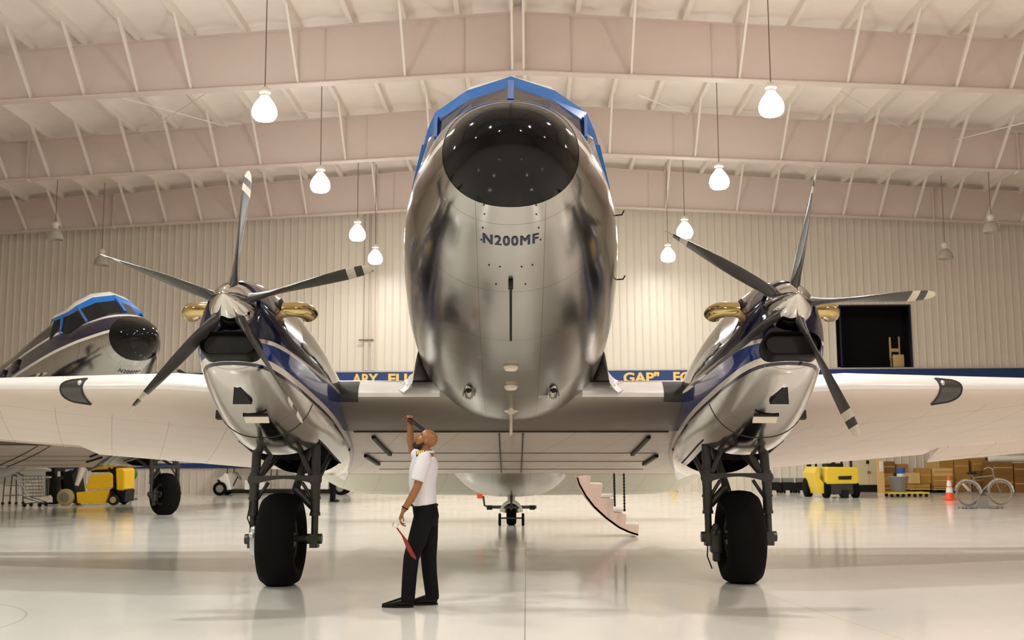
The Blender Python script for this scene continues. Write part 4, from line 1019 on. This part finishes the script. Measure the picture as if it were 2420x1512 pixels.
# green hose reel
g=gp(306,1180); hr=thing('hose_reel','round green hose reel behind the yellow forklift on the left','hose reel',(g.x,g.y,0))
c=wp(304,1121,g.y); MB().torus((0,0,c.z),.16,.09,'y',28,10).obj('hose',M['green'],hr); mb=MB(); disc(mb,(0,0,c.z),.16,.16); mb.obj('drum',M['dgreen'],hr); MB().bar((0,.1,.0),(0,.1,c.z),.08,.06).obj('stand',M['steel'],hr,smooth=0); MB().box((0,.1,.015),(.4,.4,.03)).obj('base',M['steel'],hr,smooth=0)
# shopping cart and sack truck on the far left
def cart(name,label,px,py,W,Ht,tilt):
    g=gp(px,py); t=thing(name,label,'cart',(g.x,g.y,0)); mb=MB()
    x0,x1=-W/2,W/2
    for yy in (0,.5):
        for k in range(7):
            z=.32+(Ht-.32)*k/6; mb.tube([(x0-tilt*(k/6),yy,z),(x1,yy,z)],.009,5)
        for k in range(8):
            u=k/7; mb.tube([(x0+(x1-x0)*u,yy,.32),(x0-tilt+(x1-x0+tilt)*u,yy,Ht)],.009,5)
    for k in range(5): mb.tube([(x0-tilt,.5*k/4,Ht),(x0,.5*k/4,.32),(x1,.5*k/4,.32),(x1,.5*k/4,Ht)],.009,5)
    mb.obj('basket',M['wire'],t)
    fr=MB().tube([(x0-.02,.02,.30),(x1-.05,.02,.14),(x0,.02,.10)],.018,6).tube([(x0-.02,.48,.30),(x1-.05,.48,.14),(x0,.48,.10)],.018,6).tube([(x0,.02,.10),(x0,.48,.10)],.018,6).tube([(x1-.05,.02,.14),(x1-.05,.48,.14)],.018,6); fr.obj('frame',M['steel'],t)
    MB().tube([(x0-tilt,.0,Ht),(x0-tilt-.13,.0,Ht+.10),(x0-tilt-.13,.5,Ht+.10),(x0-tilt,.5,Ht)],.017,8).obj('handle',M['steel'],t)
    for xx in (x0+.03,x1-.05):
        for yy in (.02,.48): disc(MB(),(xx,yy,.06),.06,.03).obj('wheel',M['black'],t)
    return t
cart('shopping_cart','wire shopping cart standing left of the yellow forklift',76,1198,.55,.95,.30)
g=gp(22,1193); t=thing('trolley','thin dark framed stand trolley at the far left edge of the floor','trolley',(g.x,g.y,0))
for xx in (-.22,.22):
    for yy in (0,.5): MB().tube([(xx*.8,yy,.98),(xx,yy,.05)],.02,6).obj('leg',M['steel'],t)
mb=MB()
for z in (.30,.62,.97): mb.box((0,.25,z),(.46,.54,.025))
mb.obj('shelf_set',M['wire'],t,smooth=0)
for xx in (-.22,.22):
    for yy in (0,.5): disc(MB(),(xx,yy,.05),.05,.03).obj('castor',M['black'],t)
# long white shuttle cart
g=gp(520,1171); yc=g.y; cx=lambda px,py:(wp(px,py,yc)-Vector((g.x,yc,0)))
gc=thing('shuttle_cart','long white shuttle cart far behind the left main wheel','cart',(g.x,yc,0))
def cpoly(pts,y0,y1): return MB().prism([(cx(*a).x,max(cx(*a).z,.05)) for a in pts],y0,y1,lambda u,v,d:(u,d,v))
cpoly([(515,1130),(524,1126),(530,1118),(537,1119),(546,1157),(536,1158)],0,1.15).obj('front_cowl',M['white'],gc,smooth=0,bevel=.03)
cpoly([(512,1135),(517,1132),(540,1160),(533,1163)],.02,1.13).obj('bumper',M['black'],gc,smooth=0)
cpoly([(545,1157),(546,1166),(800,1168),(800,1156)],.05,1.1).obj('chassis',M['black'],gc,smooth=0)
cpoly([(577,1135),(624,1135),(624,1157),(577,1157)],0,1.15).obj('front_seat_base',M['white'],gc,smooth=0,bevel=.03)
cpoly([(700,1124),(776,1124),(776,1156),(700,1156)],0,1.15).obj('rear_seat_base',M['white'],gc,smooth=0,bevel=.03)
for px in (585,705): cpoly([(px,1128),(px+45,1128),(px+45,1135),(px,1135)],.05,1.1).obj('seat',M['black'],gc,smooth=0,bevel=.03); 
for px in (520,804):
    for yy in (.02,1.1):
        a=cx(px,1157); t_=disc(MB(),(a.x,yy,.27),.27,.2).obj('tyre',M['tyre'],gc); disc(MB(),(a.x,yy-.02,.27),.15,.2).obj('hub',M['grey'],t_)
cpoly([(776,1133),(800,1137),(812,1150),(776,1152)],.15,1.0).obj('rear_fender',M['black'],gc,smooth=0)
for px in (536,640,772):
    for yy in (.05,1.1): a=cx(px,1120); MB().bar((a.x,yy,a.z-.1),(a.x+.05,yy,1.85),.04,.04).obj('roof_post',M['steel'],gc,smooth=0)
a,b=cx(525,1100),cx(790,1100); MB().rbox(((a.x+b.x)/2,.57,1.88),(b.x-a.x,1.25,.08),.035).obj('roof',M['white'],gc)
a=cx(549,1133); MB().tube([(a.x-.12,.45,a.z-.35),(a.x+.1,.45,a.z+.1)],.025,8).torus((a.x+.12,.45,a.z+.14),.17,.015,'x',20,6,rot=Euler((0,-.6,0)).to_matrix()).obj('steering_wheel',M['black'],gc)
# faint wire rack against the wall
g=gp(480,1165); t=thing('wire_rack','thin empty wire rack standing left of the white shuttle cart','rack',(g.x,g.y,0)); mb=MB()
for xx in (-.35,0,.32): mb.tube([(xx,0,0),(xx,0,1.0)],.012,6)
for z in (.06,.5,1.0): mb.tube([(-.35,0,z),(.32,0,z)],.010,6)
mb.tube([(-.35,0,1.0),(-.5,0,.9),(-.52,0,.7)],.01,6)
for xx in (-.35,.32): mb.tube([(xx,-.15,.0+.012),(xx,.15,.012)],.012,6)
mb.obj('frame',M['wire'],t)

# right-hand side: forklift from behind
g=gp(1982,1177); yf2=g.y; k=FPX/yf2
f2=thing('forklift','yellow forklift seen from behind with a black slot, under the right wing','forklift',(g.x,yf2,0))
rx=lambda px,py:(wp(px,py,yf2)-Vector((g.x,yf2,0)))
def rpoly(pts,y0,y1): return MB().prism([(rx(*a).x,max(rx(*a).z,.02)) for a in pts],y0,y1,lambda u,v,d:(u,d,v))
cw2=rpoly([(1951,1107),(1955,1103),(2025,1104),(2029,1108),(2032,1138),(2026,1143),(1956,1144),(1951,1140)],0,.7).obj('counterweight',M['yel2'],f2,smooth=0,bevel=.05,)
rpoly([(1981,1125),(2013,1124),(2011,1133),(1982,1133)],-.02,.1).obj('slot',M['void'],cw2,smooth=0)
rpoly([(1933,1103),(1939,1103),(1940,1130),(1951,1142),(1951,1166),(1938,1168),(1932,1150),(1927,1118)],.15,1.6).obj('side_panel',M['yel2'],f2,smooth=0,bevel=.02)
rpoly([(1953,1143),(2030,1143),(2024,1168),(1960,1168)],.1,.9).obj('axle_housing',M['steel'],f2,smooth=0)
for px in (1957,2026):
    a=rx(px,1150); disc(MB(),(a.x,.25,.27),.27,.2,'x').obj('tyre',M['tyre'],f2)
for px in (1936,2022): a=rx(px,1150); disc(MB(),(a.x,1.45,.33),.33,.25,'x').obj('tyre',M['tyre'],f2)
MB().box((rx(1998,1160).x,.1,.14),(.2,.3,.26)).obj('tow_pin',M['black'],f2,smooth=0)
rpoly([(1965,1096),(2004,1095),(2004,1104),(1965,1104)],.5,1.2).obj('seat',M['black'],f2,smooth=0,bevel=.03)
for px in (1938,2022):
    for yy in (.5,1.6): a=rx(px,1103); MB().bar((a.x,yy,a.z-.1),(a.x,yy,2.1),.06,.06).obj('guard_post',M['black'],f2,smooth=0)
a,b=rx(1935,1100),rx(2026,1100); MB().box(((a.x+b.x)/2,1.05,2.12),(b.x-a.x,1.25,.06)).obj('overhead_guard',M['black'],f2,smooth=0)
for px in (1950,2010): a=rx(px,1150); MB().box((a.x,1.95,1.15),(.12,.12,2.2)).obj('mast_rail',M['black'],f2,smooth=0)
# traffic cone
g=gp(2245,1182); cn=thing('traffic_cone','orange traffic cone with two white bands on the right','traffic cone',(g.x,g.y,0))
MB().rbox((0,0,.022),(.37,.37,.043),.02).obj('base',M['orange'],cn)
mb=MB().lathe([(.145,.04),(.135,.06),(.035,.76),(.028,.775),(.005,.78)],n=28); cb=mb.obj('cone',M['orange'],cn)
MB().lathe([(.112,.25),(.1125,.25),(.088,.42),(.087,.42)],n=28).obj('white_band',M['white'],cb); MB().lathe([(.083,.45),(.0835,.45),(.058,.63),(.057,.63)],n=28).obj('white_band',M['white'],cb)
# bicycle held up on a low stand
g=gp(2320,1201); yb_=g.y; bx=lambda px,py:(wp(px,py,yb_)-Vector((g.x,yb_,0)))
bk=thing('bicycle','silver bicycle with shiny fenders raised on a low metal stand','bicycle',(g.x,yb_,0))
c1,c2=bx(2288,1165),bx(2364,1160); c2.z=c1.z+.02; rw=.33
for c in (c1,c2):
    wh=MB().torus(c,rw,.020,'y',40,8).obj('tyre',M['grey'],bk); MB().torus(c,rw-.03,.012,'y',40,6).obj('rim',M['chrome'],wh)
    mb=MB()
    for i in range(14): a=2*PI*i/14; mb.tube([c,c+Vector((math.cos(a)*(rw-.03),0,math.sin(a)*(rw-.03)))],.0025,4)
    mb.obj('spoke',M['wire'],wh); 
    for q_ in (0,): MB().torus(c,rw+.035,.028,'y',30,8,a0=.0,a1=PI*.95).obj('fender',M['chrome'],bk)
hd=bx(2348,1123); bb=bx(2318,1162); st_=bx(2296,1122)
mb=MB(); mb.tube([st_,bb],.018,8).tube([bb,hd+Vector((0,0,-.12))],.022,8).tube([st_+Vector((.03,0,-.08)),hd],.016,8).tube([hd+Vector((-.02,0,.15)),hd,c2],.018,8).tube([bb,c1],.012,6).tube([st_+Vector((.02,0,-.1)),c1],.012,6); mb.obj('frame',M['wire'],bk)
MB().rbox(st_+Vector((0,0,.05)),(.26,.15,.07),.03).obj('saddle',M['black'],bk)
h_=hd+Vector((-.02,0,.17)); MB().tube([h_+Vector((-.12,-.28,.0)),h_+Vector((-.02,-.2,.06)),h_,h_+Vector((-.02,.2,.06)),h_+Vector((-.12,.28,.0))],.014,8).obj('handlebar',M['chrome'],bk)
MB().torus(bb,.09,.012,'y',20,6).tube([bb,bb+Vector((.12,-.06,-.1))],.012,6).obj('crank',M['steel'],bk)
a=bx(2272,1138); MB().bar(a,a+Vector((.22,0,-.26)),.16,.03,up=(1,0,1)).obj('rear_carrier',M['chrome'],bk,smooth=0)
sd=thing('bike_stand','low grey metal stand under the silver bicycle','stand',(g.x,yb_,0))
zt_=max(.06,min(c1.z,c2.z)-rw-.03); a,b=bx(2270,1190),bx(2368,1190)
MB().box(((a.x+b.x)/2,0,zt_-.015),(b.x-a.x,.34,.03)).obj('deck',M['grey'],sd,smooth=0); a_,b_2=bx(2301,1180),bx(2329,1180); MB().box(((a_.x+b_2.x)/2,-.19,zt_+.07),(b_2.x-a_.x,.03,.26)).obj('front_plate',M['grey'],sd,smooth=0)
for px in (2271,2289,2304,2327,2363):
    for yy in (-.14,.14): c_=bx(px,1195); MB().tube([(c_.x,yy,zt_-.02),(c_.x-.01,yy,.0)],.016,6).obj('leg',M['steel'],sd)
# cabinet, plywood sheet, bin on dolly
def boxthing(name,label,cat,px0,px1,py0,py1,Y,dep,mt,group=None,z0=None):
    a,b=wp(px0,py1,Y),wp(px1,py0,Y); zb=max(a.z,0) if z0 is None else z0
    t=thing(name,label,cat,((a.x+b.x)/2,Y,zb),0,group); return t,b.x-a.x,b.z-zb
Yc=43.6
t,w_,h_=boxthing('cabinet','tall beige metal cabinet behind the rear view forklift','cabinet',2032,2074,1078,1150,Yc,.7,M['beige'],z0=0)
MB().box((0,.35,h_/2+.14),(w_,.7,h_-.28)).obj('body',M['beige'],t,smooth=0,bevel=.01); MB().box((0,.38,.14),(w_*.96,.6,.28)).obj('plinth',M['black'],t,smooth=0)
for xx in (-.25,.25):
    d_=MB().box((xx*w_,-.012,h_/2+.14),(w_*.47,.02,h_-.34)).obj('door',M['beige'],t,smooth=0); MB().box((xx*w_*.2,-.03,h_*.55),(.03,.03,.10)).obj('handle',M['steel'],d_,smooth=0)
a=wp(2050,1092,Yc); MB().box((a.x-t.location.x,-.02,a.z),(.12,.02,.14)).obj('vent',M['void'],t,smooth=0)
t,w_,h_=boxthing('plywood_sheet','tan plywood sheet standing on end beside the beige cabinet','board',2075,2088,1083,1166,43.0,.05,M['board'],z0=0)
MB().box((0,.03,h_/2),(w_,.05,h_)).obj('panel',M['board'],t,smooth=0); a=wp(2083,1102,43.0); MB().rbox((a.x-t.location.x,-.01,a.z),(.16,.06,.42),.025).obj('bag',M['cap'],t)
gb=gp(2125,1174); t=thing('waste_bin','ribbed grey bin sitting on a yellow wheeled dolly','bin',(gb.x,gb.y,.17)); 
rg_=[]
for z,r in ((0,.24),(.5,.33),(.52,.35),(.54,.34),(.5,.31),(.02,.22)): rg_.append([(r*(1+.02*math.cos(12*2*PI*j/48))*math.cos(2*PI*j/48),r*(1+.02*math.cos(12*2*PI*j/48))*math.sin(2*PI*j/48),z) for j in range(48)])
MB().loft(rg_,cap=True).obj('tub',M['grey'],t)
dy=thing('dolly','low yellow wheeled dolly under the grey ribbed bin','dolly',(gb.x+.25,gb.y,0)); MB().box((0,0,.145),(1.35,.75,.05)).obj('deck',M['yel2'],dy,smooth=0)
for xx in (-.6,-.2,.2,.6):
    for yy in (-.28,.28): disc(MB(),(xx,yy,.06),.06,.05).obj('castor',M['black'],dy)
# cardboard boxes: px0,px1,py top, depth, material, base height, label
def carton(px0,px1,py0,Y,dep,mt,z0,label,tape=True):
    a,b=wp(px0,1150,Y),wp(px1,py0,Y); w_=b.x-a.x; h_=b.z-z0
    t=thing('carton',label,'box',((a.x+b.x)/2,Y+dep/2,z0),0,'cartons under the right wing')
    MB().box((0,0,h_/2),(w_*.94,dep*.97,h_-.004)).obj('shell',M[mt],t,smooth=0,bevel=.006)
    if tape: MB().box((0,-dep*.485-.003,h_*.55),(w_*.92,.006,.03)).obj('tape',M['card2'] if mt!='card2' else M['card'],t,smooth=0)
    return z0+h_
def pallet(px0,px1,Y,dep,label):
    a,b=wp(px0,1150,Y),wp(px1,1150,Y); w_=b.x-a.x; t=thing('pallet',label,'pallet',((a.x+b.x)/2,Y+dep/2,0)); 
    for yy in (-.45,-.22,0,.22,.45): MB().box((0,yy*dep,.13),(w_,.10*dep,.03)).obj('slat',M['yel2'] if w_<2 else M['board'],t,smooth=0)
    for xx in (-.45,0,.45): MB().box((xx*w_,0,.058),(.1,dep,.112)).obj('bearer',M['black'],t,smooth=0)
    return .146
z=pallet(2152,2198,42.6,1.0,'low pallet under the plain brown cartons right of the grey bin')
z1=carton(2152,2200,1142,42.6,.9,'card',z,'wide brown carton at the bottom of the pile right of the grey bin'); carton(2176,2201,1106,42.6,.8,'card',z1,'tall brown carton with a plain face stacked right of the grey bin')
zz=carton(2152,2175,1117,42.5,.6,'card2',z1,'pale carton stacked beside a tall brown carton right of the grey bin',False)
z2=0; zA=carton(2088,2108,1146,43.6,.8,'card3',0,'dark brown carton on the floor directly behind the grey bin'); zB=carton(2088,2112,1118,43.6,.8,'card',zA,'brown carton above a dark one behind the grey bin'); carton(2091,2116,1090,43.7,.7,'card3',zB,'dark carton topping the pile behind the grey bin')
zC=carton(2110,2150,1130,43.9,.8,'card3',0,'large dark carton in the middle behind the grey bin',False); carton(2120,2148,1096,44.0,.7,'card',zC,'brown carton high up behind the grey bin with white sacks beside')
a=wp(2150,1122,42.7)
def sack(px,py,Y,r,mt,zb,label,nm='sack'):
    a=wp(px,py,Y); t=MB().ball((0,0,r*.72),(r,r*.8,r*.72),16,10).obj(nm,M[mt],loc=(a.x,Y,zb)); return tag(t,label,nm)
b_=MB().box((0,0,.16),(.22,.2,.30)).obj('canister',M['cap'],loc=(wp(2131,1125,43.3).x,43.2,zC)); 
bpy.data.objects.remove(b_)
t=thing('canister','white canister with a blue lid standing in the grey bin','canister',(gb.x+.10,gb.y,.19)); MB().lathe([(.13,0),(.14,.02),(.14,.62),(.12,.64)],n=20).obj('body',M['cap'],t); MB().lathe([(.15,.62),(.15,.80),(.13,.82)],n=20).obj('lid',M['blue2'],t)
# second pallet with cartons behind the cone and the bicycle
z=pallet(2207,2258,42.4,1.0,'low pallet under the cartons behind the traffic cone')
zA=carton(2206,2252,1148,42.4,.9,'card3',z,'dark carton at the bottom of the pile behind the traffic cone'); zB=carton(2207,2253,1125,42.4,.9,'card',zA,'brown carton in the middle of the pile behind the traffic cone'); zD=carton(2208,2252,1106,42.4,.9,'card2',zB,'pale carton on top of the pile behind the traffic cone')
carton(2203,2221,1088,43.5,.7,'card2',0,'tall pale carton standing behind the pile at the traffic cone',False); carton(2223,2254,1086,43.5,.7,'card',0,'tall brown carton standing just left of the bicycle saddle',False)
zA=carton(2256,2296,1120,43.5,.9,'card',0,'brown carton behind the bicycle rear wheel'); carton(2257,2290,1084,43.5,.8,'card',zA,'brown carton stacked high behind the bicycle saddle')
zA=carton(2298,2344,1112,43.5,.9,'card3',0,'dark carton behind the bicycle frame'); carton(2299,2340,1082,43.5,.8,'card',zA,'orange brown carton stacked above the bicycle frame')
zA=carton(2348,2396,1120,42.2,1.0,'card3',0,'large dark carton behind the bicycle front wheel'); zT=carton(2349,2395,1092,42.2,1.0,'card3',zA,'dark carton stacked above the bicycle front wheel')
zA=carton(2398,2450,1125,42.2,1.0,'card3',0,'large dark carton at the right edge of the photo'); zT2=carton(2398,2450,1094,42.2,1.0,'card3',zA,'upper dark carton at the right edge of the photo')
a,b=wp(2332,1080,42.5),wp(2475,1096,42.5); zz=max(zT,zT2)+.13
t=thing('pipe','long white pipe lying across the tops of the dark cartons','pipe',(a.x,42.5,zz)); MB().tube([(0,0,0),(.10,0,-.0),(b.x-a.x,0,-.0)],[.06,.12,.12],18).obj('tube',M['cap'],t); MB().tube([(-.05,0,0),(.02,0,0)],[.05,.07],14).obj('end_plug',M['steel'],t)
# dark tool carts, yellow stands
for i,(px,lab) in enumerate(((1830,'dark wheeled tool cart, leftmost of three by the far wall'),(1862,'dark wheeled tool cart, middle one of three by the far wall'),(1896,'dark wheeled tool cart, rightmost of three by the far wall'))):
    g=gp(px,1165); t=thing('tool_cart',lab,'cart',(g.x,g.y,0),0,'tool carts by the far wall')
    MB().box((0,0,.26),(.46,.5,.30)).obj('body',M['black'],t,smooth=0,bevel=.015); MB().box((0,0,.50),(.40,.44,.16)).obj('tool_box',M['grey'],t,smooth=0,bevel=.01)
    for xx in (-.18,.18):
        for yy in (-.2,.2): disc(MB(),(xx,yy,.06),.06,.04).obj('castor',M['black'],t)
    MB().tube([(.2,0,.4),(.2,0,1.1)],.012,6).obj('post',M['cap'],t)
for px,py,lab in ((1742,1160,'yellow jack stand far behind the right main gear, left one'),(1763,1157,'yellow jack stand far behind the right main gear, right one'),(1591,1164,'small yellow jack stand far behind, left of the right nacelle')):
    g=gp(px,py); hh=.62 if px>1600 else .32; t=thing('jack_stand',lab,'stand',(g.x,g.y,0))
    MB().tube([(0,0,.05),(0,0,hh)],.07,12).obj('column',M['yel'],t); MB().lathe([(.06,hh-.02),(.11,hh),(.11,hh+.06),(.05,hh+.07)],n=16).obj('saddle',M['yel'],t)
    for k_ in range(3): a_=2*PI*k_/3+.5; MB().bar((0,0,.3*hh/.62),(.24*math.cos(a_),.24*math.sin(a_),.015),.05,.03).obj('leg',M['yel'],t,smooth=0)
